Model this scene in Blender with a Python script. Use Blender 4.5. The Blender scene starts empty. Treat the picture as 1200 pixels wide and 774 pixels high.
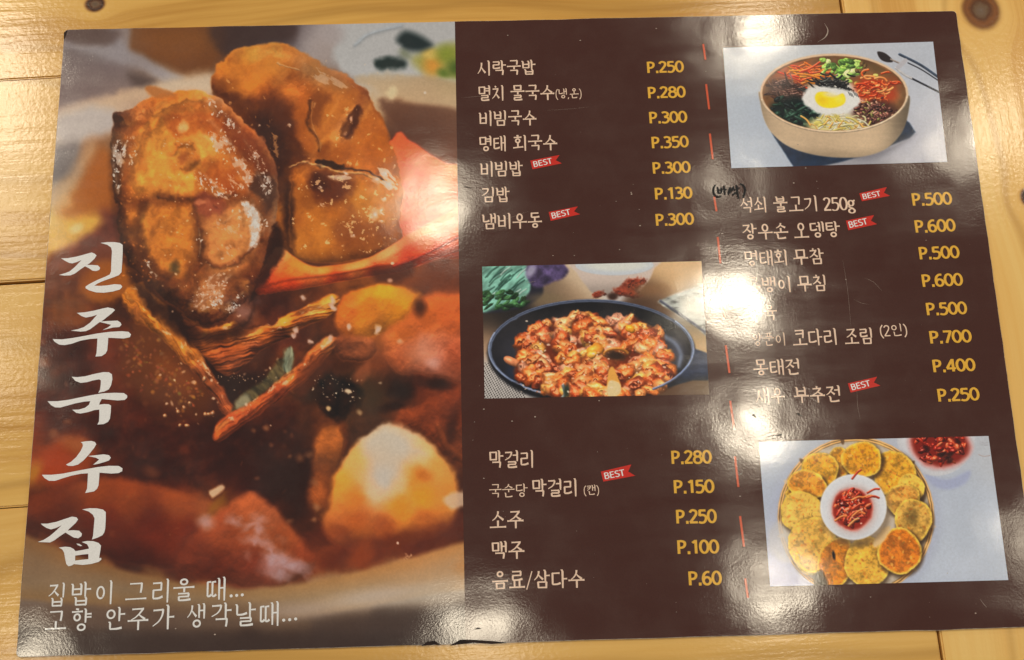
import bpy, bmesh, math, random
import numpy as np
from mathutils import Matrix, Vector, Euler

# ---------------------------------------------------------------- camera
sc = bpy.context.scene
F_PX, PW, PH = 1300.0, 1200.0, 774.0                 # focal length in photo pixels, photo size
MENU_W = 0.42; MENU_H = MENU_W / 1.4895; THICK = 0.0014
ZT = THICK                                           # height of the printed face above the table (z = 0)
CAM_T = Vector((-0.0122289, -0.1277335, 0.4708585 + ZT))
CAM_R = Matrix.Rotation(-0.0284815, 3, 'Z') @ Matrix.Rotation(-0.0086936, 3, 'Y') @ Matrix.Rotation(0.2466088, 3, 'X')
cd = bpy.data.cameras.new('camera'); cam = bpy.data.objects.new('camera', cd); sc.collection.objects.link(cam)
cam.matrix_world = Matrix.Translation(CAM_T) @ CAM_R.to_4x4()
cd.sensor_fit = 'HORIZONTAL'; cd.sensor_width = 36.0; cd.lens = 36.0 * F_PX / PW
cd.clip_start = 0.01; cd.clip_end = 50
sc.camera = cam
sc.render.resolution_x, sc.render.resolution_y = 1024, 660

def pix(px, py, z=ZT):
    """the point at height z that shows at photo pixel (px, py)"""
    d = CAM_R @ Vector(((px - PW / 2) / F_PX, -(py - PH / 2) / F_PX, -1.0))
    t = (z - CAM_T.z) / d.z
    return CAM_T + d * t

# ---------------------------------------------------------------- light: a restaurant's ceiling lamps and added fill lamps
w = bpy.data.worlds.new('World'); sc.world = w; w.use_nodes = True
bg = w.node_tree.nodes['Background']; bg.inputs[0].default_value = (0.98, 0.97, 0.97, 1); bg.inputs[1].default_value = 0.25
CEIL = 1.75                                          # lamp height above the table
def lamp(px, py, watt, radius, col=(1.0, 0.87, 0.66)):
    """ceiling lamp or added fill lamp whose mirror image in the table's plane shows at that photo pixel"""
    p = pix(px, py, ZT); d = (p - CAM_T).normalized(); d.z = -d.z
    q = p + d * ((CEIL - p.z) / d.z)
    l = bpy.data.lights.new('ceiling_or_fill_lamp', 'AREA'); l.shape = 'DISK'; l.size = radius * 2; l.energy = watt; l.color = col
    o = bpy.data.objects.new('ceiling_or_fill_lamp', l); sc.collection.objects.link(o); o.location = q
LAMPS = [(881, 31, 1.5, .05), (860, 349, 1.7, .05), (886, 498, 1.5, .05), (516, 240, .95, .05), (562, 744, .8, .06), (30, 784, .9, .06), (906, 686, .7, .05), (846, 216, .35, .05),
         (1114, 178, .4, .06), (-2, 58, 2.2, .05), (-4, 146, 2.0, .05), (0, 262, 1.0, .05), (-24, 430, 1.0, .06), (1172, 150, 1.7, .05), (1216, 640, .5, .07),
         (600, -700, 12.0, .08), (-700, 300, 12.0, .08), (1900, 300, 12.0, .08)]  # unseen fill lamps far out of frame, added to raise the diffuse light
for L in LAMPS: lamp(*L)

sc.view_settings.view_transform = 'Standard'; sc.view_settings.look = 'None'; sc.view_settings.exposure = 0.10; sc.view_settings.gamma = 1.0
sc.view_settings.use_curve_mapping = False
sc.render.engine = 'CYCLES'
sc.cycles.use_denoising = True
sc.cycles.max_bounces = 6
sc.cycles.sample_clamp_indirect = 6
COL = sc.collection

# ---------------------------------------------------------------- helpers
def lin(c):
    c = np.asarray(c, np.float64) / (255.0 if np.max(c) > 1.5 else 1.0)
    return np.where(c <= .04045, c / 12.92, ((c + .055) / 1.055) ** 2.4)
def rgba(c): return tuple(float(v) for v in lin(c)) + (1.0,)
def tag(o, label=None, cat=None, group=None, kind=None):
    for k, v in (('label', label), ('category', cat), ('group', group), ('kind', kind)):
        if v: o[k] = v
    return o
def mesh_obj(name, verts, faces, mat, parent=None, smooth=False):
    me = bpy.data.meshes.new(name); me.from_pydata([tuple(v) for v in verts], [], faces); me.update()
    o = bpy.data.objects.new(name, me); COL.objects.link(o)
    if mat: me.materials.append(mat)
    if parent: o.parent = parent
    return o
def N(nt, kind, **kw):
    n = nt.nodes.new(kind)
    for k, v in kw.items():
        if k.startswith('i_'): n.inputs[int(k[2:]) if k[2:].isdigit() else k[2:]].default_value = v
        else: setattr(n, k, v)
    return n
def math_n(nt, op, a, b=None, c=None):
    n = nt.nodes.new('ShaderNodeMath'); n.operation = op
    for i, v in enumerate((a, b, c)):
        if v is None: continue
        if isinstance(v, (int, float)): n.inputs[i].default_value = v
        else: nt.links.new(v, n.inputs[i])
    return n.outputs[0]
# ---------------------------------------------------------------------------
# Flat print: the food pictures printed on the menu are drawn here, shape by shape,
# as ink colours on the vertices of each print's sheet.  Coordinates are picture pixels.
# ---------------------------------------------------------------------------
def _hash(ix, iy, seed):
    h = (ix.astype(np.int64) * 374761393 + iy.astype(np.int64) * 668265263 + seed * 1442695041) & 0xffffffff
    h = ((h ^ (h >> 13)) * 1274126177) & 0xffffffff
    h = h ^ (h >> 16)
    return (h & 0xffff).astype(np.float32) / 65535.0

def vnoise(x, y, seed=0):
    ix, iy = np.floor(x), np.floor(y)
    fx, fy = (x - ix).astype(np.float32), (y - iy).astype(np.float32)
    fx = fx * fx * (3 - 2 * fx); fy = fy * fy * (3 - 2 * fy)
    a = _hash(ix, iy, seed); b = _hash(ix + 1, iy, seed); c = _hash(ix, iy + 1, seed); d = _hash(ix + 1, iy + 1, seed)
    return (a + (b - a) * fx) * (1 - fy) + (c + (d - c) * fx) * fy

def fbm(x, y, s, seed=0, octv=4, gain=.5):
    r, amp, tot = 0, 1.0, 0.0
    for k in range(octv):
        r = r + amp * vnoise(x / s + 17.3 * k, y / s - 9.1 * k, seed + 31 * k)
        tot += amp; amp *= gain; s = s * .5
    return r / tot * 2 - 1          # about -0.8 .. 0.8

def sstep(a, b, x):
    t = np.clip((x - a) / (b - a), 0, 1)
    return t * t * (3 - 2 * t)

def spline(pts, closed=True, n=6):
    p = np.array(pts, float)
    if closed:
        q = np.vstack([p[-1], p, p[0], p[1]])
    else:
        q = np.vstack([2 * p[0] - p[1], p, 2 * p[-1] - p[-2]])
    out = []
    for i in range(1, len(q) - 2):
        for k in range(n):
            t = k / n
            out.append(.5 * ((2 * q[i]) + (q[i + 1] - q[i - 1]) * t + (2 * q[i - 1] - 5 * q[i] + 4 * q[i + 1] - q[i + 2]) * t * t
                             + (3 * q[i] - q[i - 1] - 3 * q[i + 1] + q[i + 2]) * t ** 3))
    if not closed: out.append(p[-1])
    return np.array(out)

class Print:
    """A sheet of ink: X, Y are the picture pixel under each vertex, C its sRGB ink."""
    def __init__(s, X, Y):
        s.X, s.Y = X.astype(np.float32), Y.astype(np.float32)
        s.C = np.zeros(X.shape + (3,), np.float32)
        s.dx = abs(float(X[X.shape[0] // 2, 1] - X[X.shape[0] // 2, 0])); s.dy = abs(float(Y[1, 0] - Y[0, 0]))
    def crop(s, x0, y0, x1, y1):
        rows = np.where((s.Y.max(1) >= y0) & (s.Y.min(1) <= y1))[0]; cols = np.where((s.X.max(0) >= x0) & (s.X.min(0) <= x1))[0]
        if len(rows) == 0 or len(cols) == 0: return None
        return (slice(rows[0], rows[-1] + 1), slice(cols[0], cols[-1] + 1))
    def field(s, pts, sig):
        """soft colour field through (x, y, r, g, b) points"""
        num = np.zeros_like(s.C); den = np.full(s.X.shape, 1e-9, np.float32)
        for x, y, r, g, b in pts:
            w = np.exp(-((s.X - x) ** 2 + (s.Y - y) ** 2) / (2 * sig * sig)) + 2e-4 / (1 + ((s.X - x) ** 2 + (s.Y - y) ** 2) / (sig * sig)) ** 2
            num += w[..., None] * (np.array([r, g, b], np.float32) / 255); den += w
        s.C[:] = num / den[..., None]
    def put(s, sl, m, col):
        c = np.asarray(col, np.float32)
        if c.ndim == 1: c = c / 255
        s.C[sl] = s.C[sl] * (1 - m[..., None]) + c * m[..., None]
    def sdf(s, sl, poly, warp=0, ws=12, seed=3):
        x, y = s.X[sl], s.Y[sl]
        if warp:
            x = x + warp * fbm(x, y, ws, seed); y = y + warp * fbm(s.X[sl], y, ws, seed + 50)
        d2 = np.full(x.shape, 1e9, np.float32); ins = np.zeros(x.shape, bool)
        n = len(poly)
        for i in range(n):
            ax, ay = poly[i]; bx, by = poly[(i + 1) % n]
            ex, ey = bx - ax, by - ay
            L = ex * ex + ey * ey + 1e-9
            t = np.clip(((x - ax) * ex + (y - ay) * ey) / L, 0, 1)
            d2 = np.minimum(d2, (x - ax - t * ex) ** 2 + (y - ay - t * ey) ** 2)
            if ay != by:
                c = ((ay > y) != (by > y)) & (x < (bx - ax) * (y - ay) / (by - ay) + ax)
                ins ^= c
        d = np.sqrt(d2)
        return np.where(ins, d, -d)          # positive inside
    def poly(s, pts, col, feather=1.5, warp=0, ws=12, seed=3, alpha=1, smooth=True, fn=None):
        """filled outline; fn(x, y, d, sl) may return the ink for each vertex"""
        p = spline(pts) if smooth else np.array(pts, float)
        mg = feather * 2 + warp + 2
        sl = s.crop(p[:, 0].min() - mg, p[:, 1].min() - mg, p[:, 0].max() + mg, p[:, 1].max() + mg)
        if sl is None: return
        d = s.sdf(sl, p, warp, ws, seed)
        m = sstep(-feather, feather, d) * alpha
        if fn is not None: col = fn(s.X[sl], s.Y[sl], d, sl)
        s.put(sl, m, col)
    def blob(s, cx, cy, rx, ry, col, ang=0, soft=.5, alpha=1, warp=0, seed=1):
        R = max(rx, ry) * (1 + soft) + 2 + warp
        sl = s.crop(cx - R, cy - R, cx + R, cy + R)
        if sl is None: return
        x, y = s.X[sl] - cx, s.Y[sl] - cy
        if warp:
            x = x + warp * fbm(s.X[sl], s.Y[sl], max(rx, ry), seed); y = y + warp * fbm(s.X[sl], s.Y[sl], max(rx, ry), seed + 9)
        c, n = math.cos(ang), math.sin(ang)
        r = np.sqrt(((x * c + y * n) / rx) ** 2 + ((-x * n + y * c) / ry) ** 2)
        s.put(sl, (1 - sstep(1 - soft, 1 + soft, r)) * alpha, col)
    def lump(s, cx, cy, rx, ry, col, ang=0, light=(-.35, -.6), amb=.55, dif=.6, spec=.5, rough=.35, seed=1, edge=.12, sp=28, spcol=(255, 245, 235), var=.12, ns=None):
        """one piece of food: an uneven domed lump, lit, with a wet glint"""
        R = max(rx, ry) * 1.4 + 2
        sl = s.crop(cx - R, cy - R, cx + R, cy + R)
        if sl is None or min(s.X[sl].shape) < 3: return
        x, y = s.X[sl] - cx, s.Y[sl] - cy
        c, n = math.cos(ang), math.sin(ang)
        ns = ns or max(rx, ry) * .8
        nz = fbm(s.X[sl], s.Y[sl], ns, seed, 3)
        u = (x * c + y * n) / rx; v = (-x * n + y * c) / ry
        r2 = u * u + v * v + rough * nz
        m = 1 - sstep(1 - edge * 2, 1 + edge, r2)
        h = np.sqrt(np.clip(1.08 - np.clip(r2, 0, 1), .02, 2))
        h = h * min(rx, ry) + nz * min(rx, ry) * rough * .8
        gy, gx = np.gradient(h, s.dy, s.dx)
        inv = 1 / np.sqrt(1 + gx * gx + gy * gy)
        lx, ly = light; lz = math.sqrt(max(.05, 1 - lx * lx - ly * ly))
        nl = np.clip((-gx * lx - gy * ly + lz) * inv, 0, 1)
        hx, hy, hz = lx, ly, lz + 1; hl = math.sqrt(hx * hx + hy * hy + hz * hz)
        nh = np.clip((-gx * hx - gy * hy + hz) * inv / hl, 0, 1)
        base = np.array(col, np.float32) / 255
        shade = (amb + dif * nl) * (1 + var * nz * 2)
        out = base * shade[..., None] + (nh ** sp * spec)[..., None] * (np.array(spcol, np.float32) / 255)
        s.put(sl, m, np.clip(out, 0, 1))
    def tube(s, pts, w, col, soft=1.0, light=(-.3, -.7), spec=.3, amb=.6, dif=.5, w1=None, var=.15, seed=5, alpha=1, sp=14, smooth=True):
        """a strand: shreds, stems, wires"""
        p = spline(pts, False, 5) if smooth and len(pts) > 2 else np.array(pts, float)
        mg = w + soft * 2 + 2
        sl = s.crop(p[:, 0].min() - mg, p[:, 1].min() - mg, p[:, 0].max() + mg, p[:, 1].max() + mg)
        if sl is None: return
        x, y = s.X[sl], s.Y[sl]
        best = np.full(x.shape, 1e9, np.float32); sx = np.zeros_like(x); sy = np.zeros_like(x); tt = np.zeros_like(x)
        n = len(p) - 1
        for i in range(n):
            ax, ay = p[i]; ex, ey = p[i + 1] - p[i]
            t = np.clip(((x - ax) * ex + (y - ay) * ey) / (ex * ex + ey * ey + 1e-9), 0, 1)
            qx, qy = x - ax - t * ex, y - ay - t * ey
            d = qx * qx + qy * qy
            k = d < best
            best = np.where(k, d, best); sx = np.where(k, qx, sx); sy = np.where(k, qy, sy); tt = np.where(k, (i + t) / n, tt)
        ww = w + ((w1 if w1 is not None else w) - w) * tt
        d = np.sqrt(best)
        m = (1 - sstep(ww - soft, ww + soft, d)) * alpha
        nx, ny = sx / np.maximum(ww, .1), sy / np.maximum(ww, .1)
        nzz = np.sqrt(np.clip(1 - nx * nx - ny * ny, .05, 1))
        lx, ly = light; lz = math.sqrt(max(.05, 1 - lx * lx - ly * ly))
        nl = np.clip(nx * lx + ny * ly + nzz * lz, 0, 1)
        nz = fbm(x, y, max(3, w * 3), seed, 3)
        out = (np.array(col, np.float32) / 255) * ((amb + dif * nl) * (1 + var * nz))[..., None] + (nl ** sp * spec)[..., None]
        s.put(sl, m, np.clip(out, 0, 1))
    def glint(s, pts_n, box, rng, size=(1, 2.2), col=(255, 235, 220), alpha=.7, soft=.6):
        x0, y0, x1, y1 = box
        for k in range(pts_n):
            cx, cy = rng.uniform(x0, x1), rng.uniform(y0, y1); r = rng.uniform(*size)
            s.blob(cx, cy, r * rng.uniform(.8, 1.8), r, col, rng.uniform(-1, 1), soft, alpha * rng.uniform(.3, 1))
    def texture(s, sl, amt, sc, seed, octv=4):
        t = fbm(s.X[sl], s.Y[sl], sc, seed, octv)
        s.C[sl] = np.clip(s.C[sl] * (1 + amt * t[..., None]), 0, 1)
    def soften(s, n=1, sl=(slice(None), slice(None))):
        for _ in range(n):
            a = s.C[sl]
            p = np.pad(a, ((1, 1), (1, 1), (0, 0)), 'edge')
            a = (p[:-2, 1:-1] + p[2:, 1:-1] + 2 * p[1:-1, 1:-1]) / 4
            p = np.pad(a, ((1, 1), (1, 1), (0, 0)), 'edge')
            s.C[sl] = (p[1:-1, :-2] + p[1:-1, 2:] + 2 * p[1:-1, 1:-1]) / 4
    def liquify(s, box, amp, sc, seed):
        """push the ink about a little so that no edge stays a clean curve"""
        sl = s.crop(*box); x, y = s.X[sl], s.Y[sl]
        e = np.minimum(np.minimum(sstep(box[0], box[0] + 15, x), 1 - sstep(box[2] - 15, box[2], x)), np.minimum(sstep(box[1], box[1] + 15, y), 1 - sstep(box[3] - 15, box[3], y)))
        ox = amp * e * fbm(x, y, sc, seed, 3, .6) / s.dx; oy = amp * e * fbm(x, y, sc, seed + 40, 3, .6) / s.dy
        a = s.C[sl]; h, w = x.shape
        J, I = np.meshgrid(np.arange(w), np.arange(h))
        fx = np.clip(J + ox, 0, w - 1.001); fy = np.clip(I + oy, 0, h - 1.001)
        ix, iy = fx.astype(int), fy.astype(int); fx = (fx - ix)[..., None]; fy = (fy - iy)[..., None]
        s.C[sl] = (a[iy, ix] * (1 - fx) + a[iy, ix + 1] * fx) * (1 - fy) + (a[iy + 1, ix] * (1 - fx) + a[iy + 1, ix + 1] * fx) * fy
    def mottle(s, pts, levels, dark, light, seed, feather=4, alpha=1):
        """glaze: patches that run darker or lighter than the piece"""
        p = spline(pts); mg = 6
        sl = s.crop(p[:, 0].min() - mg, p[:, 1].min() - mg, p[:, 0].max() + mg, p[:, 1].max() + mg)
        d = s.sdf(sl, p); m = sstep(-feather, feather, d) * alpha
        x, y = s.X[sl], s.Y[sl]; n = 0
        for k, (sc, am) in enumerate(levels): n = n + am * fbm(x, y, sc, seed + 13 * k, 3, .55)
        s.put(sl, m * np.clip(-n, 0, .85), dark); s.put(sl, m * np.clip(n, 0, .85), light)
    def crinkle(s, pts, ang, sc, thr, alpha, seed, stretch=.35, col=(236, 228, 222), wid=.16, feather=5):
        """wet sheen broken up by the skin under it"""
        p = spline(pts); mg = 6
        sl = s.crop(p[:, 0].min() - mg, p[:, 1].min() - mg, p[:, 0].max() + mg, p[:, 1].max() + mg)
        m = sstep(-1, feather, s.sdf(sl, p))
        x, y = s.X[sl], s.Y[sl]; c, n = math.cos(ang), math.sin(ang)
        u = (x * c + y * n) * stretch; v = -x * n + y * c
        t = fbm(u, v, sc, seed, 4, .6) + .25 * (m - .6)
        s.put(sl, m * sstep(thr, thr + wid, t) * alpha, col)
def paint_stew(P):
    rng = random.Random(11)
    X, Y = P.X, P.Y
    P.field([
        # blurred table behind the pot
        (80,42,104,84,80),(110,45,108,88,84),(146,42,150,142,150),(180,45,112,72,46),(215,45,104,66,44),(250,42,84,58,50),(290,38,70,52,52),
        (85,62,128,116,122),(110,62,140,132,138),(140,66,165,158,166),(175,64,122,78,44),(210,62,135,80,36),(235,68,120,72,40),
        (82,90,124,104,106),(110,92,126,104,104),(140,88,128,110,110),(168,92,104,84,80),(185,80,160,148,148),(198,88,176,162,152),(225,84,150,130,115),
        (72,118,132,108,106),(105,114,150,126,116),(140,110,190,162,140),(175,104,216,188,160),(205,98,220,204,190),(235,98,206,186,165),
        (75,142,178,164,160),(105,138,196,186,184),(130,128,204,190,178),(150,130,180,160,145),
        (72,168,160,152,154),(95,172,168,152,142),(120,170,158,118,84),(70,192,120,114,118),(92,196,150,120,96),(118,196,168,120,74),
        (66,225,170,156,140),(84,230,190,150,100),(110,225,175,105,50),(128,230,150,84,44),
        (62,262,206,184,110),(85,258,210,166,80),(108,252,200,150,62),(125,262,140,78,52),
        (60,290,200,160,84),(85,282,180,130,100),(115,285,130,72,48),
        (345,34,96,82,88),(325,42,76,62,66),(362,45,186,176,180),(380,62,178,164,164),(400,85,150,134,130),(415,50,196,196,202),(440,40,190,196,206),(455,58,198,200,206),(430,78,190,186,186),(505,36,190,196,204),(528,36,180,188,190),
        (440,96,196,184,168),(470,92,186,172,150),(505,98,168,148,118),(532,98,140,132,92),
        (455,112,200,182,152),(490,112,182,160,134),(530,120,190,172,146),(470,128,160,120,88),(505,132,160,126,100),(535,138,170,140,116),
        (475,148,112,72,54),(505,155,118,80,64),(535,160,150,116,98),(495,172,140,84,62),(530,182,200,120,84),
        # the stew itself
        (55,330,150,88,44),(90,330,140,82,48),(125,330,156,90,40),(160,335,110,60,34),(60,365,124,70,40),(95,365,128,66,34),(140,360,96,50,30),(180,370,130,76,34),
        (50,400,112,58,42),(90,400,106,46,24),(130,400,112,50,26),(165,410,128,70,36),(200,400,140,84,36),(48,440,124,78,60),(90,445,104,42,20),(140,440,110,50,24),(180,440,130,74,40),(225,440,128,66,36),(260,420,96,50,30),
        (45,480,106,44,24),(90,485,100,40,20),(150,480,104,44,22),(200,480,108,52,28),(240,470,110,56,30),(45,520,130,62,30),(80,525,150,76,34),(130,520,104,42,20),(180,520,92,38,20),(230,520,92,40,22),
        (45,555,150,86,36),(80,560,150,70,28),(130,560,110,46,22),(190,560,98,40,22),(240,555,90,40,26),
        (45,590,122,56,26),(90,590,136,62,28),(140,590,142,66,28),(200,585,134,62,28),(250,590,110,58,30),
        (40,625,120,52,24),(90,630,124,50,22),(150,630,118,46,22),(200,630,128,50,22),(250,625,140,60,28),(300,620,150,70,40),
        (150,665,92,44,24),(220,665,108,46,24),(280,675,124,52,30),(330,665,110,50,28),(380,650,138,62,30),(440,640,160,76,30),(500,630,130,60,30),(535,620,110,58,36),
        (290,400,120,66,36),(330,380,104,54,38),(370,360,120,66,36),(420,350,160,92,40),(470,345,150,84,44),(520,330,140,78,50),(535,370,170,94,44),(490,380,176,104,44),(440,390,176,106,46),
        (400,420,104,58,32),(450,420,150,84,50),(500,410,170,104,76),(535,430,160,84,46),(380,460,74,50,34),(420,460,84,62,42),(460,455,92,56,36),(500,460,112,54,30),(535,470,130,62,34),
        (330,440,110,60,32),(300,470,100,48,26),(330,500,100,46,26),(370,500,126,70,36),(300,530,86,38,22),(340,540,110,56,30),(300,570,92,40,26),(350,590,130,66,30),
        (440,480,96,62,42),(480,490,130,70,38),(520,500,104,56,32),
        # pot rim and the dark below it
        (40,648,150,110,64),(30,675,176,146,110),(60,672,178,138,92),(110,680,170,122,74),(180,688,160,112,66),(250,692,160,116,74),(320,695,172,132,92),(400,685,184,146,102),(460,670,188,152,108),(520,655,190,158,118),(540,672,196,168,136),
        (30,705,128,106,92),(90,708,126,98,80),(170,712,122,94,78),(250,716,130,106,88),(330,720,150,120,92),(400,708,176,150,126),(470,695,186,166,146),(535,692,186,168,150),
        (25,740,70,54,46),(90,740,84,60,48),(170,742,96,72,58),(250,745,104,76,58),(330,742,96,70,54),(400,738,80,60,52),(470,728,84,66,58),(540,720,84,70,64),
        (25,765,62,46,40),(150,768,72,52,44),(300,766,76,54,44),(450,760,62,46,42),(540,755,60,46,42),
    ], 13)
    # stew surface: wet, mottled; only where the food is
    bot = 690 - 40 * np.clip((X - 300) / 240, 0, 1) ** 1.5 - 48 * np.clip((220 - X) / 200, 0, 1) ** 1.3
    food = sstep(300, 345, Y) * (1 - sstep(-14, 4, Y - bot))
    t1 = fbm(X, Y, 42, 5, 3, .45); t2 = fbm(X, Y, 15, 77, 3, .5)
    gy, gx = np.gradient(t1 * 9 + t2 * 1.6, P.dy, P.dx)
    lit = np.clip((-.5 * gx - .8 * gy), -1, 1)
    sh = 1 + food * (.22 * t1 + .18 * lit + .10 * t2)
    P.C *= np.clip(sh, .5, 1.6)[..., None]
    P.C += (food * np.clip(t1, 0, 1))[..., None] * np.array([.08, .035, .0], np.float32)
    # --- blurred table and pot rim, upper left
    P.poly([(150,30),(250,26),(262,60),(236,92),(206,84),(168,66),(150,56)], (134,80,36), 8, 3, 30, alpha=.85)
    P.poly([(168,40),(230,36),(236,62),(206,72),(176,60)], (148,88,36), 9, 3, alpha=.6)
    P.poly([(250,30),(340,26),(342,48),(300,50),(262,62)], (70,48,44), 7, 2, alpha=.8)
    P.poly([(138,34),(152,33),(150,58),(138,58)], (160,152,160), 5, 1, alpha=.75)
    P.poly([(76,46),(110,52),(160,62),(196,84),(214,92),(196,98),(170,84),(120,66),(76,56)], (166,158,166), 6, 2, alpha=.8)
    P.poly([(76,36),(136,34),(134,50),(100,54),(76,48)], (104,80,74), 6, 2, alpha=.7)
    P.poly([(74,66),(120,72),(166,90),(176,98),(120,112),(70,124)], (126,108,110), 8, 3, alpha=.7)
    P.poly([(150,86),(178,92),(186,100),(160,102)], (88,68,64), 6, 2, alpha=.7)
    P.poly([(68,132),(110,118),(160,104),(206,92),(244,84),(250,112),(200,112),(140,126),(110,160),(64,170)], (204,184,162), 8, 3, alpha=.8)
    P.poly([(180,102),(226,92),(246,90),(244,106),(206,108)], (226,210,190), 6, 2, alpha=.7)
    P.poly([(68,138),(110,126),(136,134),(128,156),(70,168)], (186,178,180), 9, 3, alpha=.8)
    P.poly([(62,176),(92,166),(84,200),(60,214)], (116,108,112), 9, 3, alpha=.7)
    # --- blurred dish with greens behind, upper right
    P.poly([(395,78),(392,56),(408,38),(430,26),(560,20),(560,95),(500,90),(450,92),(415,88)], (196,198,204), 5)
    P.tube([(416,54),(430,42),(448,36),(470,31)], 1.6, (158,180,204), 4, spec=0, alpha=.5)
    P.blob(388, 40, 14, 10, (182,172,176), .3, .7, .8)
    P.poly([(483,70),(500,60),(545,52),(545,90),(520,90),(495,84)], (178,176,96), 9)
    P.blob(507, 76, 10, 12, (224,166,70), .2, .9)
    P.blob(504, 63, 9, 6, (232,204,110), .2, .7)
    P.blob(524, 64, 12, 10, (150,164,60), .1, .9); P.blob(534, 80, 9, 9, (94,122,46), .3, .9); P.blob(520, 86, 7, 5, (116,140,60), .3, .9)
    P.poly([(465,46),(474,37),(488,40),(502,48),(506,54),(494,60),(476,59),(468,54)], (34,48,50), 6)
    P.poly([(439,75),(446,68),(462,67),(475,72),(474,80),(458,83),(445,81)], (36,52,50), 5)
    P.blob(474, 64, 8, 5, (120,130,100), .4, .8, .7)
    # --- rim of the pot, right
    P.poly([(418,92),(455,86),(545,100),(545,136),(500,124),(455,112)], (196,178,150), 5, alpha=.7)
    P.poly([(445,118),(480,122),(545,134),(545,196),(500,176),(465,150)], (120,80,62), 5, alpha=.75)
    P.blob(458, 108, 6, 6, (232,224,190), 0, .8, .8); P.blob(498, 109, 1.5, 1.5, (250,240,230), 0, .6, .7)
    # yellow leaf and red piece on the left
    P.poly([(56,280),(62,262),(80,254),(104,248),(118,258),(112,270),(90,282),(66,296),(54,298)], (214,178,74), 9, 5, 18, alpha=.75, fn=lambda x,y,d,sl: (np.array([212,178,84],np.float32)/255)*(1+.12*fbm(x,y,12,4))[...,None])
    P.blob(90, 268, 8, 5, (224,214,176), -.5, .7, .6)
    P.poly([(60,300),(90,284),(118,262),(138,236),(146,262),(132,288),(110,300),(76,316),(56,318)], (126,62,50), 8, 4, 18, alpha=.8, fn=lambda x,y,d,sl: (np.array([138,70,54],np.float32)/255)*(1+.2*fbm(x,y,12,8)-.10*np.clip(d/10,0,1))[...,None])
    P.blob(118, 205, 18, 34, (184,112,46), -.2, .6, .7, 4)
    P.blob(126, 246, 9, 8, (128,58,44), .2, .6, .8)
    P.poly([(94,345),(104,318),(120,304),(140,306),(150,322),(146,345),(120,356)], (176,112,38), 5, 3, 12, alpha=.8)

    P.poly([(70,244),(92,216),(110,190),(124,176),(136,200),(138,244),(112,250),(84,256)], (186,116,44), 9, 6, 22, alpha=.8)
    P.poly([(60,232),(80,205),(104,170),(112,176),(92,214),(72,240)], (196,176,150), 8, 4, 20, alpha=.5)
    P.poly([(66,250),(62,236),(76,226),(84,240)], (206,180,140), 7, 3, alpha=.6)
    P.poly([(52,330),(58,304),(92,296),(132,280),(146,300),(130,330),(96,345),(60,350)], (150,84,52), 10, 5, 26, alpha=.5)
    P.poly([(100,345),(110,316),(134,306),(150,318),(148,346),(124,356)], (184,112,36), 7, 4, 18, alpha=.7)
    P.poly([(58,372),(62,350),(86,344),(104,356),(98,378),(72,384)], (160,100,44), 8, 5, 14, alpha=.6)
    # --- radish / leek strips in the broth
    def food_poly(pts, cols, hgt=14, prof=16, feather=2, warp=2, seed=2, ns=14, spec=.35, sp=26, light=(-.15, -.65), amb=.5, dif=.62, rough=.25, grain=None, var=.16, alpha=1, spn=1.0, gain=1.12):
        """piece of food with a domed body; cols are (x, y, r, g, b) points across it"""
        def fn(x, y, d, sl):
            num = 0; den = 1e-6
            for cx, cy, r, g, b in cols:
                w = 1 / (25 + (x - cx) ** 2 + (y - cy) ** 2) ** 1.6
                num = num + w[..., None] * (np.array([r, g, b], np.float32) / 255); den = den + w
            base = num / den[..., None]
            nz = fbm(x, y, ns, seed, 5, .55)
            h = hgt * .8 * (1 - (1 - np.clip(d / prof, 0, 1)) ** 2) + nz * ns * rough
            if grain:
                gx0, gy0, gs, ga = grain
                h = h + ga * fbm((x * gx0 + y * gy0) * .10, x * gy0 - y * gx0, gs, seed + 7, 3)
            gy, gx = np.gradient(h, P.dy, P.dx)
            inv = 1 / np.sqrt(1 + gx * gx + gy * gy)
            lx, ly = light; lz = math.sqrt(1 - lx * lx - ly * ly)
            nl = np.clip((-gx * lx - gy * ly + lz) * inv, 0, 1)
            hz = lz + 1; hl = math.sqrt(lx * lx + ly * ly + hz * hz)
            nh = np.clip((-gx * lx - gy * ly + hz) * inv / hl, 0, 1)
            out = base * ((amb + dif * nl) * (1 + var * 2 * nz) * gain)[..., None]
            patch = sstep(.0, .45, fbm(x, y, ns * 1.7, seed + 90, 3)) * spn
            return np.clip(out + (nh ** sp * spec * patch)[..., None] * np.array([1, .95, .9], np.float32), 0, 1)
        P.poly(pts, None, feather, warp, ns, seed, alpha, fn=fn)
    FOODZ = [(20,340),(120,330),(300,330),(552,300),(552,620),(470,648),(380,672),(280,684),(150,664),(20,618)]
    P.liquify((18, 300, 552, 700), 7, 34, 921)
    P.mottle(FOODZ, [(34, .5), (13, .3), (5, .15)], (60,22,8), (186,104,48), 780, 10, .55)
    # bubbly froth patch
    P.poly([(142,392),(170,384),(206,412),(236,440),(250,462),(236,482),(206,480),(170,470),(146,440)], (134,78,38), 14, 9, 26, alpha=.75)
    P.poly([(180,420),(205,424),(228,446),(222,462),(196,452)], (164,92,38), 10, 6, 18, alpha=.7)
    for k in range(170):
        a, b = rng.random(), rng.gauss(0, .5)
        cx = 146 + 84 * a + 18 * b; cy = 396 + 76 * a - 18 * b + rng.uniform(-8, 12)
        r = rng.uniform(.8, 2.2)
        P.blob(cx, cy, r, r, (150 + rng.randint(0, 56), 92 + rng.randint(0, 50), 50 + rng.randint(0, 30)), 0, .7, rng.uniform(.25, .8))
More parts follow.
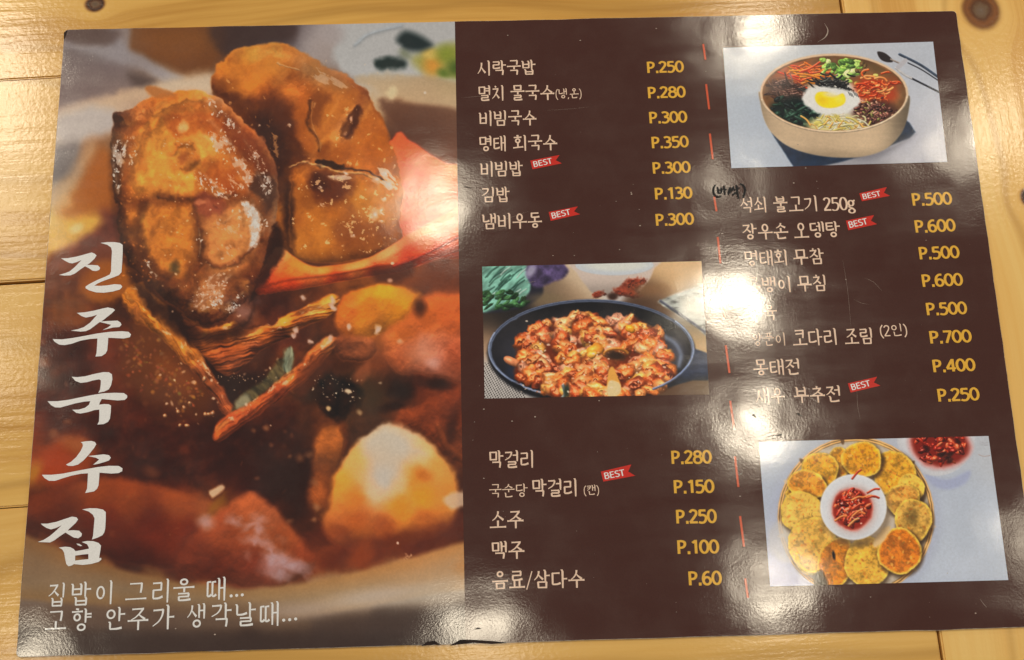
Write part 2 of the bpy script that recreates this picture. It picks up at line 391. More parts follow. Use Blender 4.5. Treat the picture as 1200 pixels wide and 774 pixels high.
    # dark hollows first
    P.poly([(196,360),(216,372),(222,398),(210,404),(196,384)], (62,30,18), 4, 2, alpha=.8)
    P.poly([(232,408),(262,436),(320,436),(334,420),(310,462),(284,478),(256,458)], (58,30,18), 7, 3, 14, alpha=.85)
    # radish strip: broad, then its narrow tail
    food_poly([(142,348),(152,333),(166,331),(176,344),(190,354),(194,366),(206,382),(222,406),(232,424),(226,432),(208,416),(188,396),(166,380),(150,366)],
              [(152,345,176,112,40),(170,360,188,120,40),(186,372,190,122,44),(205,396,182,116,44),(226,424,172,106,48),(160,372,150,92,44)], 6, 12, 2.2, 1.5, 21, 22, spec=.10, rough=.06, grain=(.62,.78,6,2.2), gain=1.25)
    food_poly([(218,410),(228,408),(244,430),(262,456),(276,480),(270,490),(258,478),(240,452),(224,430)],
              [(224,416,182,112,44),(240,436,150,86,48),(262,470,158,84,44)], 4, 7, 2, 1.2, 41, 12, spec=.12, rough=.06, grain=(.6,.8,5,1.8), gain=1.2)
    # fibrous leek strand across
    food_poly([(212,372),(228,380),(250,384),(272,376),(290,384),(316,380),(342,366),(372,352),(394,346),(398,356),(384,372),(352,386),(330,398),(304,412),(282,434),(266,440),(246,424),(226,404)],
              [(222,382,160,90,44),(250,394,178,104,42),(272,384,200,116,44),(300,392,192,110,42),(335,376,206,126,42),(385,352,206,130,50),(260,412,150,78,36),(300,404,130,66,34),(276,428,150,82,44),(350,382,150,84,38),(330,394,110,58,32)],
              7, 12, 2.0, 1.5, 61, 22, spec=.25, rough=.06, grain=(.95,-.2,5,2.8), gain=1.2)
    P.blob(288, 366, 10, 12, (172,130,124), .2, .8, .7, 4); P.blob(302, 352, 5, 5, (130,92,88), .2, .8, .6)
    for k in range(34):
        P.blob(rng.uniform(256, 330), rng.gauss(443, 3), rng.uniform(.4, .9), rng.uniform(.4, .8), (250,226,200), 0, .5, rng.uniform(.4, .9))
    # green leek
    P.poly([(272,480),(284,464),(306,446),(330,422),(338,428),(330,446),(308,462),(290,480),(276,488)], None, 3, 2, 9, alpha=.85, fn=lambda x,y,d,sl: np.clip((np.array([112,104,72],np.float32)/255)*(1+.6*fbm(x*.7-y*.7,(x+y)*.2,5,33,3))[...,None],.02,1))
    P.poly([(333,412),(340,406),(344,430),(340,440),(334,434)], None, 2, 1, 6, alpha=.85, fn=lambda x,y,d,sl: np.clip((np.array([128,140,118],np.float32)/255)*(1+.7*fbm(x*2,y*.4,5,35,3))[...,None],.02,1))
    P.poly([(276,474),(288,462),(294,470),(284,484)], (176,174,150), 3, 2, 6, alpha=.6)
    # long orange strip, lower edge of the nest
    food_poly([(250,508),(256,496),(276,482),(300,468),(326,448),(350,428),(368,408),(384,394),(396,398),(386,414),(368,436),(342,458),(312,478),(284,498),(262,516),(252,520)],
              [(256,508,190,96,44),(280,492,180,88,46),(310,468,182,92,46),(345,440,184,100,46),(372,414,176,98,48),(390,400,190,120,70),(330,466,140,66,34)], 6, 9, 2.4, 1.2, 51, 16, spec=.14, rough=.06, grain=(.78,-.62,6,2.2), gain=1.22)
    P.poly([(350,432),(372,420),(392,424),(372,448),(352,466)], (126,64,34), 6, 3, alpha=.6)
    for pts, an, k in [([(146,346),(166,334),(222,404),(212,410)], .9, 1), ([(256,376),(300,380),(392,346),(396,356),(330,388),(280,396)], -.3, 2), ([(256,496),(320,450),(384,398),(388,406),(330,456),(262,504)], -.7, 3), ([(224,412),(236,418),(272,474),(264,478)], 1.0, 4)]:
        P.crinkle(pts, an, 9, .16, .35, 640 + k, .35, (246,186,110), .3, 3); P.crinkle(pts, an, 5, .34, .6, 660 + k, .5, (255,232,206), .2, 3)
        P.crinkle(pts, an, 7, .12, .4, 680 + k, .25, (92,44,20), .3, 3)
    # dark pocket with sparkle
    P.poly([(376,448),(392,438),(412,442),(424,458),(418,480),(398,490),(382,482),(374,464)], None, 6, 6, 9, alpha=.92, fn=lambda x,y,d,sl: np.clip((np.array([40,22,14],np.float32)/255)*(1+1.1*fbm(x,y,9,31,3))[...,None],.02,1))
    P.glint(46, (366, 438, 424, 472), rng, (.35, .9), (250,235,215), .9, .5)
    P.blob(408, 458, 3, 3, (255,236,206), 0, .6, .9); P.blob(386, 478, 2.6, 2.6, (250,220,170), 0, .6, .8); P.blob(422, 484, 3, 3, (220,190,150), 0, .7, .7); P.blob(446, 447, 2, 1.2, (240,220,200), 0, .7, .7)
    P.poly([(414,440),(424,428),(434,424),(432,444),(422,448)], (176,104,66), 4, 1, alpha=.75)
    P.blob(436, 464, 16, 20, (84,68,48), .2, .8, .7)
    # yellow potato and the orange one next to it
    food_poly([(394,372),(402,350),(424,338),(452,334),(480,338),(496,350),(484,372),(462,384),(440,392),(418,398),(400,392)],
              [(410,360,196,106,40),(430,355,206,130,36),(450,350,212,140,36),(470,368,206,138,40),(425,382,200,130,44),(405,385,180,104,44)], 6, 22, 4, 3, 91, 30, spec=.10, rough=.05, var=.1)
    food_poly([(448,404),(452,386),(470,372),(490,352),(520,344),(552,356),(552,440),(512,440),(478,436),(458,428)],
              [(470,390,190,108,48),(500,372,190,104,46),(530,370,196,104,48),(480,412,196,108,62),(498,412,196,122,92),(510,422,188,118,96),(535,415,176,90,54)], 6, 24, 6, 3, 95, 34, spec=.10, rough=.05, sp=10, var=.08)
    P.blob(492, 361, 8, 9, (92,52,32), .2, .7, .85)
    P.blob(492, 412, 15, 14, (200,150,130), .4, .9, .5, 5, 8); P.blob(508, 426, 8, 6, (214,176,170), .4, .9, .6); P.blob(470, 400, 3, 3, (230,180,150), 0, .8, .7)
    for cx, cy in [(391,352),(390,358),(393,361),(347,387),(343,392),(388,395),(365,400),(356,348),(444,384),(442,388),(410,384)]:
        P.blob(cx, cy, 3.4, 2.6, (226,206,200), cx, .7, .8, 1.5, int(cx + cy))
    food_poly([(392,396),(414,392),(436,398),(440,414),(420,424),(400,418)], [(404,402,150,86,52),(425,410,160,96,62)], 5, 9, 4, 2, 87, 12, spec=.15, rough=.06, alpha=.8)
    # red shreds, right
    food_poly([(452,520),(470,484),(500,470),(552,452),(552,540),(520,530),(490,510)], [(480,500,150,76,38),(510,490,160,80,42),(545,480,150,74,40),(530,520,140,74,40)], 6, 18, 6, 4, 99, 24, spec=.08, rough=.08, alpha=.85)
    P.blob(470, 457, 12, 9, (44,24,16), .2, .8, .85); P.blob(512, 449, 17, 7, (56,30,20), .1, .8, .8); P.blob(462, 477, 13, 6, (50,28,18), -.3, .8, .75)
    P.blob(530, 502, 6, 20, (76,38,24), .25, .8, .6); P.blob(546, 470, 6, 16, (80,40,26), 0, .8, .5)
    P.tube([(512,500),(524,520),(538,534),(548,540)], 4, (176,96,48), 4, spec=.05, alpha=.6)
    # --- pale onion lower right, out of focus
    P.blob(352, 570, 26, 52, (62,30,20), .15, .8, .8); P.blob(326, 560, 26, 22, (66,32,20), .1, .8, .7)
    food_poly([(366,540),(372,516),(384,500),(398,500),(406,516),(396,544),(386,580),(380,610),(364,590)], [(384,520,182,110,50),(376,570,168,96,44)], 5, 14, 6, 2, 111, 20, spec=.03, rough=.04, alpha=.85)
    P.tube([(400,502),(407,514),(404,530)], 3, (120,62,34), 3.5, spec=0, alpha=.6)
    food_poly([(386,590),(392,560),(404,538),(424,516),(446,498),(462,498),(486,508),(510,524),(528,546),(536,574),(534,604),(520,622),(480,636),(430,646),(396,640),(380,616)],
              [(398,566,214,150,62),(416,534,206,160,96),(440,512,214,198,170),(455,506,214,200,176),(470,520,208,194,172),(492,536,214,184,134),(515,550,206,152,80),(450,560,198,186,176),(440,575,214,190,160),(462,568,206,180,140),(416,584,206,128,50),(490,562,206,140,56),(495,580,214,142,46),(470,595,212,138,46),(525,580,206,140,66),(420,610,190,106,44),(450,620,180,98,42),(400,630,160,84,40),(500,610,188,112,50)],
              8, 40, 5, 3, 105, 60, spec=.0, rough=.03, var=.05, amb=.66, dif=.42)
    P.poly([(424,524),(446,503),(462,506),(484,520),(500,534),(476,544),(462,560),(452,574),(438,566),(430,546)], (206,198,190), 9, 3, 20, alpha=.7)
    P.blob(498, 556, 12, 7, (198,116,38), .5, .8, .6)
    P.poly([(520,582),(536,574),(550,580),(548,590),(530,596)], (216,196,176), 4, 2, alpha=.8)
    P.poly([(400,640),(440,628),(500,618),(552,596),(552,632),(490,650),(420,668),(380,668)], (128,56,28), 9, 5, 24, alpha=.75)
    P.poly([(408,664),(414,640),(430,632),(440,650),(430,664)], (182,92,38), 8, 3, alpha=.6)
    P.blob(466, 639, 1.4, 1.4, (255,230,220), 0, .5, .9)
    for k in range(9): P.blob(476 + rng.uniform(-4, 4), 653 + rng.uniform(-4, 4), 1.6, .8, (214,170,140), rng.uniform(0, 3), .6, .6)
    for cx, cy, r in [(371,594,4),(367,609,3.4),(352,537,5),(362,532,4),(312,502,3),(296,505,2.5),(340,536,2.5)]:
        P.blob(cx, cy, r, r, (180,130,90), 0, .9, .5)
    # --- long brown radish across the bottom left
    food_poly([(24,590),(60,572),(120,562),(180,568),(230,580),(262,594),(256,616),(236,640),(210,664),(170,664),(110,648),(60,628),(24,616)],
              [(50,590,130,62,28),(110,575,150,76,32),(150,585,158,80,36),(210,590,164,86,40),(245,600,160,90,44),(60,610,118,52,24),(120,615,124,50,22),(180,620,130,52,24),(220,625,136,56,26),(160,650,104,42,22)], 6, 24, 7, 3, 121, 40, spec=.0, rough=.03, var=.06, amb=.62, dif=.44)
    P.poly([(244,598),(256,584),(262,578),(264,596),(254,612)], (166,116,36), 5, 3, 10, alpha=.7)
    P.poly([(244,576),(258,566),(261,571),(250,582)], (230,206,176), 2.5, 1, 8, alpha=.85)
    # --- red-brown piece with pale glare
    food_poly([(204,664),(214,642),(236,616),(262,594),(292,576),(312,586),(336,612),(356,634),(372,656),(360,676),(320,688),(260,684),(216,676)],
              [(224,650,132,60,30),(260,620,156,80,42),(292,590,172,96,54),(310,610,170,98,60),(335,630,160,86,44),(355,655,146,72,38),(250,670,126,56,30),(300,670,138,66,42)], 6, 26, 6, 3, 131, 40, spec=.0, rough=.05, var=.08)
    for k in range(34):
        t = rng.random(); cx = 276 + 60 * t + rng.gauss(0, 12); cy = 600 + 70 * t + rng.gauss(0, 8)
        P.blob(cx, cy, rng.uniform(3, 9), rng.uniform(2, 6), (190,158,166), rng.uniform(-.5, 1), .9, rng.uniform(.15, .45), 3, k)
    for cx, cy, rx, ry in [(326,652,14,9),(336,664,18,8),(318,668,14,8),(352,662,14,6),(304,634,10,6),(330,676,10,5)]:
        P.blob(cx, cy, rx, ry, (192,168,182), .2, .9, .55, 5, cx)
    P.blob(241, 612, 10, 8, (190,160,164), -.1, .8, .75)
    P.blob(284, 548, 40, 18, (78,34,20), .2, .8, .5)
    P.blob(215, 529, 6, 5, (150,72,40), 0, .9, .6); P.blob(177, 553, 8, 5, (150,88,52), .2, .9, .6)
    # carrot and pale edge at far left
    P.poly([(40,560),(44,536),(58,520),(84,512),(106,520),(112,540),(100,556),(70,566)], (178,84,30), 8, 4, 18, alpha=.8)
    P.blob(64, 546, 22, 18, (196,82,24), .2, .8, .7); P.blob(92, 522, 20, 9, (180,118,70), .2, .8, .6); P.blob(38, 554, 8, 14, (192,142,44), .5, .8, .75)
    # out-of-focus glints over the broth
    for k in range(60):
        cx, cy = rng.uniform(34, 350), rng.uniform(370, 640)
        P.blob(cx, cy, rng.uniform(1, 4), rng.uniform(1, 3.4), (170, 110, 70), rng.uniform(0, 3), .9, rng.uniform(.1, .35))
    for cx, cy, r in [(52,425,7),(48,400,5),(124,552,3),(310,502,3),(340,612,4),(368,566,5),(370,594,4),(368,609,3),(318,520,3),(302,560,3),(64,508,5),(80,495,4)]:
        P.blob(cx, cy, r, r * .8, (180,128,92), 0, .9, .45)
    P.glint(26, (180, 420, 330, 500), rng, (.8, 1.8), (255,236,215), .7)
    for x, y in [(192,486),(208,482),(216,478),(224,474),(242,484),(250,482),(246,484),(210,500),(218,500),(240,444)]:
        P.lump(x, y, 2.6, 2.6, (190,130,90), 0, spec=.7, rough=.05)

    P.liquify((18, 300, 552, 700), 3.5, 18, 920)
    # pot rim edge crisper against the stew
    rim = spline([(0,606),(30,626),(60,640),(110,658),(170,674),(230,685),(290,690),(350,684),(420,670),(480,654),(552,632)], False)
    band = np.vstack([rim, [(545, 690), (470, 702), (400, 716), (320, 728), (240, 724), (150, 712), (60, 706), (0, 700)]])
    def rimfn(x, y, d, sl):
        c = P.C[sl].copy()
        t = sstep(0, 26, d)[..., None]
        base = np.array([182, 138, 88], np.float32) / 255 * (1 - t) + np.array([176, 146, 112], np.float32) / 255 * t
        base = base * (.86 + .22 * sstep(150, 540, x))[..., None]
        return base * (1 + .07 * fbm(x, y, 40, 3)[..., None])
    P.poly(band, None, 4.5, 1.0, 40, smooth=False, fn=rimfn, alpha=.95)
    P.blob(190, 724, 190, 15, (112, 86, 70), -.01, .7, .75)
    P.blob(440, 700, 60, 10, (206, 190, 178), -.16, .8, .8)
    P.blob(350, 716, 40, 9, (198, 178, 166), -.06, .9, .6)
    P.blob(515, 690, 40, 12, (206, 194, 180), -.25, .9, .6)
    P.blob(420, 735, 70, 14, (84, 62, 52), -.15, .8, .8)
    P.blob(500, 742, 80, 22, (80, 62, 56), -.1, .7, .7)
    P.blob(240, 768, 330, 24, (54,36,30), 0, .5, .85)
    P.blob(200, 756, 230, 16, (78, 58, 50), 0, .7, .7)

    # --- carrot wedge (behind the pieces of fish on the right)
    food_poly([(462,160),(480,166),(500,178),(522,192),(548,204),(548,292),(510,304),(470,318),(450,312),(446,240)],
              [(470,180,214,92,52),(490,200,216,96,60),(500,240,206,90,62),(480,270,204,92,58),(530,250,206,104,74),(540,290,176,80,54),(520,205,226,112,72)],
              8, 26, 2.5, 1.5, 141, 30, spec=.06, rough=.08, var=.08, amb=.62)
    P.blob(524, 208, 20, 10, (236,140,90), .5, .8, .5)
    # --- rear piece of fish
    food_poly([(248,104),(252,84),(264,68),(286,56),(314,50),(338,53),(358,62),(384,80),(408,88),(426,104),(440,126),(452,144),(460,172),(468,196),(473,226),(468,256),(470,284),(444,298),(404,308),(362,306),(334,294),(320,250),(300,190),(268,140)],
              [(262,80,206,124,44),(290,66,222,140,52),(318,60,204,122,44),(330,75,214,136,56),(300,100,196,116,46),(280,120,160,86,34),(262,104,120,64,28),(340,100,190,114,48),(360,82,176,120,70),(392,92,168,116,76),(420,108,150,90,50),
               (320,130,124,64,30),(330,155,112,56,28),(310,150,104,52,26),(352,120,176,100,40),(380,130,200,126,46),(400,130,190,118,50),(412,140,130,74,44),(405,155,124,70,46),(428,150,188,112,40),(448,170,190,110,40),(385,165,206,132,54),(360,160,190,116,44),
               (420,180,194,116,42),(400,185,196,118,40),(440,200,184,108,40),(372,190,176,110,50),(350,185,130,72,34),(335,180,110,60,30),
               (345,210,196,120,44),(378,212,110,56,30),(384,222,118,58,30),(400,205,176,104,38),(420,220,200,132,52),(440,230,206,140,56),(460,230,206,130,56),(350,235,196,122,44),(370,250,194,126,50),(350,260,170,100,42),(390,245,186,112,38),(410,255,174,104,44),(440,260,180,112,50),(345,285,200,130,62),(375,285,196,124,46),(400,285,176,104,50),(440,285,160,92,50),(464,270,170,92,40)],
              14, 24, 2, 2, 151, 30, spec=.16, sp=40, rough=.06, grain=(.5,.85,9,.6), var=.10, amb=.60, dif=.50)
    REAR = [(250,104),(254,84),(266,70),(288,58),(316,52),(340,56),(384,84),(408,92),(424,106),(440,130),(450,148),(458,176),(466,200),(470,230),(464,280),(440,294),(402,304),(362,302),(336,290),(322,250),(302,190),(270,140)]
    P.mottle(REAR, [(44, .35), (18, .45), (7, .16), (3, .06)], (112,52,16), (240,172,80), 700)
    P.mottle(REAR, [(26, .45), (7, .25)], (160,78,16), (224,138,40), 720, alpha=.5)
    # facets of the flesh
    P.poly([(252,112),(270,104),(300,118),(330,124),(348,118),(346,140),(352,170),(346,190),(330,206),(322,230),(300,196),(276,144)], (112,58,26), 11, 5, 20, alpha=.8)
    P.poly([(296,140),(318,138),(330,160),(334,190),(326,240),(312,200)], (78,38,20), 9, 4, 18, alpha=.8)
    P.poly([(256,96),(266,76),(292,62),(318,62),(330,74),(318,92),(292,104),(268,108)], (224,142,50), 9, 5, 20, alpha=.55)
    P.poly([(270,104),(292,90),(316,70),(324,84),(304,106),(284,116)], (236,160,66), 8, 4, 16, alpha=.45)
    P.poly([(348,124),(362,104),(366,124),(360,140),(368,166),(372,180),(356,176),(348,150)], (192,112,42), 6, 3, 12, alpha=.75)
    P.poly([(366,116),(380,100),(404,98),(420,112),(412,126),(396,142),(380,166),(372,170),(364,150),(362,134)], (196,124,52), 5, 3, 14, alpha=.7)
    P.poly([(362,140),(366,114),(380,106),(388,116),(376,130),(372,150)], (150,86,40), 5, 4, 9, alpha=.75)
    P.poly([(384,164),(398,144),(412,126),(418,132),(404,152),(392,170)], (232,164,92), 4, 2, 9, alpha=.65)
    P.poly([(398,156),(408,138),(420,126),(426,134),(416,152),(404,162)], (104,56,34), 3, 3, 6, alpha=.9)
    P.poly([(404,176),(420,150),(436,134),(450,152),(460,178),(466,200),(440,196),(416,192)], (196,116,40), 7, 4, 18, alpha=.65)
    P.poly([(352,84),(370,74),(396,88),(414,98),(396,104),(372,96)], (166,122,76), 7, 4, 12, alpha=.6)
    P.poly([(372,176),(390,168),(410,178),(404,190),(384,188)], (172,98,38), 5, 3, 10, alpha=.6)
    P.poly([(344,206),(352,196),(372,198),(400,206),(440,216),(468,224),(470,262),(462,284),(424,296),(380,304),(350,298),(340,270),(340,236)], (200,126,44), 6, 4, 26, alpha=.5)
    P.poly([(410,224),(440,222),(466,236),(458,262),(430,258),(412,244)], (216,152,62), 9, 5, 20, alpha=.55)
    P.poly([(344,270),(370,256),(400,262),(390,290),(360,296),(346,288)], (212,142,54), 9, 5, 20, alpha=.5)
    P.poly([(390,262),(430,262),(456,276),(436,294),(404,294)], (164,94,42), 9, 5, 20, alpha=.6)
    P.poly([(362,212),(374,202),(396,204),(414,212),(404,232),(384,240),(368,232)], (126,62,28), 8, 5, 16, alpha=.85)
    P.poly([(366,206),(382,206),(388,218),(376,226),(366,218)], (88,40,22), 6, 3, 10, alpha=.7)
    # the split across it
    P.poly([(368,192),(372,188),(392,190),(404,195),(402,199),(388,198),(374,197)], (72,44,28), 1.4, 1, 5, alpha=.95)
    P.tube([(402,197),(420,200),(440,206),(452,214),(458,219)], 1.1, (100,58,32), 1, spec=0, alpha=.9)
    P.tube([(340,196),(352,191),(366,193),(388,200),(412,203),(440,210)], 1.3, (238,190,138), 1.2, spec=0, alpha=.65, var=.5)
    P.tube([(364,120),(361,136),(363,148),(371,164),(375,177)], 1.4, (100,54,28), 2.2, spec=0, alpha=.6, var=.6)
    P.tube([(367,122),(365,138),(368,152),(374,168),(377,177)], .7, (232,172,112), .9, spec=0, alpha=.5)
    P.tube([(325,74),(338,80),(350,84)], .8, (246,206,160), .9, spec=0, alpha=.65)
    P.blob(338, 250, 7, 48, (70,36,22), -.04, .7, .85, 2)
    P.tube([(341,206),(340,240),(341,280),(346,296)], 1.6, (216,140,66), 2.4, spec=0, alpha=.35)
    P.blob(413, 139, 1.6, 3.4, (240,200,180), .3, .7, .8); P.blob(404, 156, 3, 2, (206,160,140), -1, .7, .6)
    for a in [(390,128,2,18,.5),(398,160,3,20,.62),(376,168,2.4,14,.6),(430,128,2,12,.4)]:
        P.blob(a[0], a[1], a[2], a[3], (226,162,84), a[4], .9, .3)
    for cx, cy, r in [(441,212,6),(452,204,5),(456,218,5),(438,252,6),(446,248,4),(404,204,4),(446,260,3),(412,276,2.5),(376,220,2),(378,240,2),(338,148,2),(303,148,2),(450,234,3),(462,196,2.4)]:
        P.blob(cx, cy, r, r * .7, (226,204,188), cx, .7, .7, 2.5, int(cy)); P.blob(cx + 1, cy - 1, r * .35, r * .3, (255,250,244), 0, .6, .8)
    P.glint(60, (360, 200, 470, 300), rng, (.4, 1.0), (255,226,190), .6)
    P.glint(40, (350, 70, 450, 190), rng, (.4, .9), (255,222,180), .5)
    P.blob(466, 296, 18, 8, (120,58,34), -.3, .7, .6)
    P.liquify((240, 44, 480, 312), 4, 12, 900)
    P.mottle(REAR, [(15, .3), (6, .22), (3, .12)], (110,50,16), (240,172,80), 705, alpha=.3)
    P.crinkle([(430,196),(456,196),(470,214),(462,232),(440,222)], .7, 9, .12, .75, 730); P.crinkle([(428,240),(450,240),(452,262),(434,264)], .4, 8, .15, .75, 731)
    P.crinkle([(384,204),(416,204),(414,214),(388,212)], .1, 7, .2, .6, 732); P.crinkle([(340,60),(384,84),(410,100),(400,108),(360,92)], .6, 8, .22, .35, 733)
    P.crinkle([(352,204),(460,228),(458,292),(350,296)], .3, 6, .42, .6, 734, .8, (255,224,180)); P.crinkle([(380,130),(440,130),(462,190),(390,190)], -1, 6, .42, .5, 735, .7, (255,214,160))
    P.crinkle([(256,100),(300,100),(330,160),(318,240),(300,190)], 1, 6, .42, .5, 736, .7, (240,190,130))
    # --- carrot strip in front of it
    food_poly([(318,296),(330,290),(346,302),(368,312),(400,310),(432,302),(462,286),(480,274),(520,252),(548,240),(548,288),(500,306),(470,318),(420,326),(380,334),(330,342),(302,342),(300,332)],
              [(326,298,214,140,82),(345,315,204,120,50),(380,318,206,118,50),(420,310,206,120,60),(455,296,212,120,72),(500,275,214,110,70),(530,262,216,116,80),(310,336,206,78,34),(340,334,204,76,30),(390,326,190,74,30),(440,318,176,74,36),(480,304,200,72,36),(520,292,196,80,48)],
              7, 12, 1.8, 1, 161, 26, spec=.12, rough=.08, var=.08, amb=.6)
    P.tube([(302,336),(340,328),(390,322),(440,313),(464,310)], 1.6, (150,60,26), 2.4, spec=0, alpha=.55)
    P.poly([(438,316),(466,312),(486,304),(482,322),(462,332),(440,328)], (104,56,38), 5, 2, 10, alpha=.75)
    P.blob(460, 309, 2, 1.6, (255,240,210), 0, .5, .9); P.blob(457, 329, 3, 2.4, (230,190,170), 0, .7, .7)
    P.tube([(462,312),(490,302),(548,272)], 2, (206,70,40), 2, spec=.05, alpha=.8)
    P.blob(510, 330, 34, 14, (140,84,60), -.3, .8, .6)
    # shadow under front fish
    P.poly([(300,300),(322,262),(334,292),(318,320),(304,338),(292,352)], (66,34,22), 4, 2, alpha=.85)
    P.poly([(150,318),(186,348),(216,376),(250,388),(290,372),(300,352),(286,392),(240,404),(206,392),(170,356)], (64,32,20), 7, 3, alpha=.75)
    # --- front piece of fish
    food_poly([(132,148),(134,132),(152,128),(170,118),(196,110),(226,107),(246,110),(264,122),(286,142),(306,162),(320,186),(326,214),(324,244),(318,272),(312,296),(302,326),(288,352),(268,372),(246,381),(222,374),(200,356),(178,336),(160,318),(146,300),(139,270),(136,240),(131,206),(129,176)],
              [(136,140,92,54,40),(150,140,130,80,46),(165,135,176,112,56),(190,122,196,122,52),(215,118,206,128,46),(240,116,206,134,70),(252,124,186,150,120),(262,140,196,140,74),(285,155,196,112,50),(305,175,150,88,54),(316,200,128,82,60),
               (140,170,120,92,72),(148,190,128,90,60),(150,215,104,64,40),(165,160,206,130,56),(180,150,204,120,44),(200,145,198,100,40),(215,147,220,176,110),(225,140,200,112,40),(240,145,206,110,44),(258,145,176,84,50),(272,150,214,170,140),
               (180,180,226,156,66),(195,170,232,164,70),(175,205,226,156,68),(200,205,222,146,60),(215,183,150,78,40),(220,195,170,94,50),(235,170,204,160,110),(250,175,214,180,120),(270,175,180,110,64),(290,185,196,150,110),(300,210,160,110,76),(310,235,150,116,92),
               (230,215,212,132,54),(250,215,196,104,46),(265,205,190,120,70),(280,215,206,160,120),(270,230,160,100,66),(160,232,92,54,34),(190,230,190,120,52),(215,232,150,88,44),(240,238,170,100,54),(235,248,140,72,44),(255,245,150,84,60),
               (150,260,84,46,28),(165,262,140,84,40),(180,255,214,138,54),(200,260,218,140,56),(215,265,200,124,56),(190,290,206,128,48),(210,295,190,116,50),(230,270,120,66,36),(232,290,150,92,54),(250,275,196,136,84),(270,260,206,146,92),(285,255,206,166,130),(300,260,190,160,140),(265,290,196,132,78),(285,295,190,124,70),(305,290,150,84,50),
               (155,295,74,38,24),(165,310,110,64,36),(180,320,140,86,56),(205,320,90,50,34),(225,315,150,90,56),(250,310,156,90,50),(275,320,140,74,40),(295,325,120,58,34),(200,345,70,38,24),(225,345,96,52,34),(245,345,180,130,96),(262,330,176,130,110),(270,355,130,84,66),(240,368,100,50,28),(285,345,110,56,34),(255,374,130,64,34)],
              14, 18, 1.6, 2, 171, 18, spec=.24, sp=36, rough=.10, grain=(.5,.85,8,.6), var=.10, amb=.58, dif=.52, light=(.15, -.6))
    FRONT = [(134,148),(136,134),(152,130),(170,120),(196,112),(226,110),(246,112),(264,124),(286,144),(306,164),(320,188),(325,214),(323,244),(316,272),(302,324),(288,350),(268,370),(246,379),(222,372),(178,334),(148,300),(141,270),(138,240),(133,206),(131,176)]
    P.mottle(FRONT, [(34, .35), (15, .5), (6, .16), (3, .06)], (110,52,20), (250,196,108), 740)
    P.mottle(FRONT, [(20, .55), (6, .25)], (156,66,16), (230,142,46), 760, alpha=.55)
    P.mottle([(134,210),(150,214),(158,260),(176,310),(206,330),(230,320),(240,300),(262,316),(300,296),(322,250),(322,276),(304,326),(270,372),(236,378),(180,338),(148,300)], [(12, .5), (4, .4), (2.4, .3)], (66,30,14), (206,128,62), 770, 8, .7)
    # the two lower lobes and upper disc of flesh
    def flesh(pts, c0, c1, cx, cy, per, seed):
        def fn(x, y, d, sl):
            r = np.hypot(x - cx, (y - cy) * .9) + 6 * fbm(x, y, 14, seed, 3)
            k = (.5 + .5 * np.sin(r * 6.283 / per))[..., None]
            t = sstep(0, 22, d)[..., None]
            base = (np.array(c0, np.float32) * t + np.array(c1, np.float32) * (1 - t)) / 255
            return np.clip(base * (.95 + .08 * k) * (1 + .30 * fbm(x, y, 13, seed + 5, 3, .5) + .05 * fbm(x, y, 3.2, seed + 8, 2))[..., None], 0, 1)
        P.poly(pts, None, 10, 6, 14, seed, .66, fn=fn)
    P.poly([(146,160),(180,122),(240,114),(290,156),(316,200),(316,270),(292,320),(250,350),(200,340),(160,306),(146,250)], None, 12, 6, 16, alpha=.6, fn=lambda x,y,d,sl: np.clip((np.array([172,98,42],np.float32)/255)*(1+.5*fbm(x,y,12,655,4,.6))[...,None],.03,1))
    flesh([(146,196),(152,156),(176,130),(212,116),(246,122),(276,148),(294,184),(290,222),(240,236),(190,240),(152,236)], (244,178,82), (196,114,46), 214, 186, 17, 601)
    flesh([(146,240),(184,230),(230,232),(242,262),(240,296),(222,332),(194,332),(158,306),(146,272)], (230,154,64), (140,78,34), 198, 274, 26, 611)
    flesh([(230,256),(250,240),(284,228),(308,240),(314,274),(302,308),(268,332),(236,322),(228,286)], (222,160,98), (156,92,50), 270, 276, 24, 621)
    P.blob(214, 186, 7, 6, (160,84,44), .2, .8, .65, 5); P.blob(216, 186, 13, 12, (206,124,58), .2, .9, .35, 8)
    P.poly([(258,128),(276,140),(300,166),(316,190),(310,214),(292,196),(272,172),(256,150)], (136,66,32), 7, 5, 10, alpha=.7)
    P.poly([(240,150),(262,160),(286,190),(296,222),(270,226),(250,216),(262,196),(256,174)], (190,100,42), 8, 6, 10, alpha=.6)
    P.poly([(230,232),(246,228),(262,234),(262,246),(246,254),(232,248)], (178,96,64), 4, 4, 7, alpha=.85)
    P.blob(243, 238, 5, 4, (222,150,112), .2, .7, .8, 2); P.blob(253, 243, 3, 3, (120,54,36), .2, .7, .7)
    P.poly([(284,236),(296,240),(304,256),(302,280),(292,296),(296,274),(294,256)], (214,204,196), 3, 3, 8, alpha=.8)
    P.poly([(226,348),(238,330),(252,320),(262,326),(256,344),(244,358),(232,362)], (190,132,88), 5, 4, 7, alpha=.6)
    P.poly([(300,205),(312,202),(322,214),(322,236),(312,250),(304,232),(294,222)], (96,64,52), 4, 3, 8, alpha=.75)
    # seams of flesh
    P.tube([(186,230),(206,232),(226,234),(250,231),(276,226)], 2.2, (84,42,24), 3.4, spec=0, alpha=.5, var=.8)
    P.tube([(228,236),(230,256),(236,276),(236,300),(230,318)], 2.4, (94,48,26), 3.6, spec=0, alpha=.45, var=.8)
    P.tube([(168,240),(162,262),(166,290),(178,312),(196,326)], 5, (88,44,24), 5, spec=0, alpha=.5)
    P.tube([(160,176),(168,154),(186,132),(212,118),(236,116)], 3, (226,160,76), 4, spec=0, alpha=.45, var=.5)
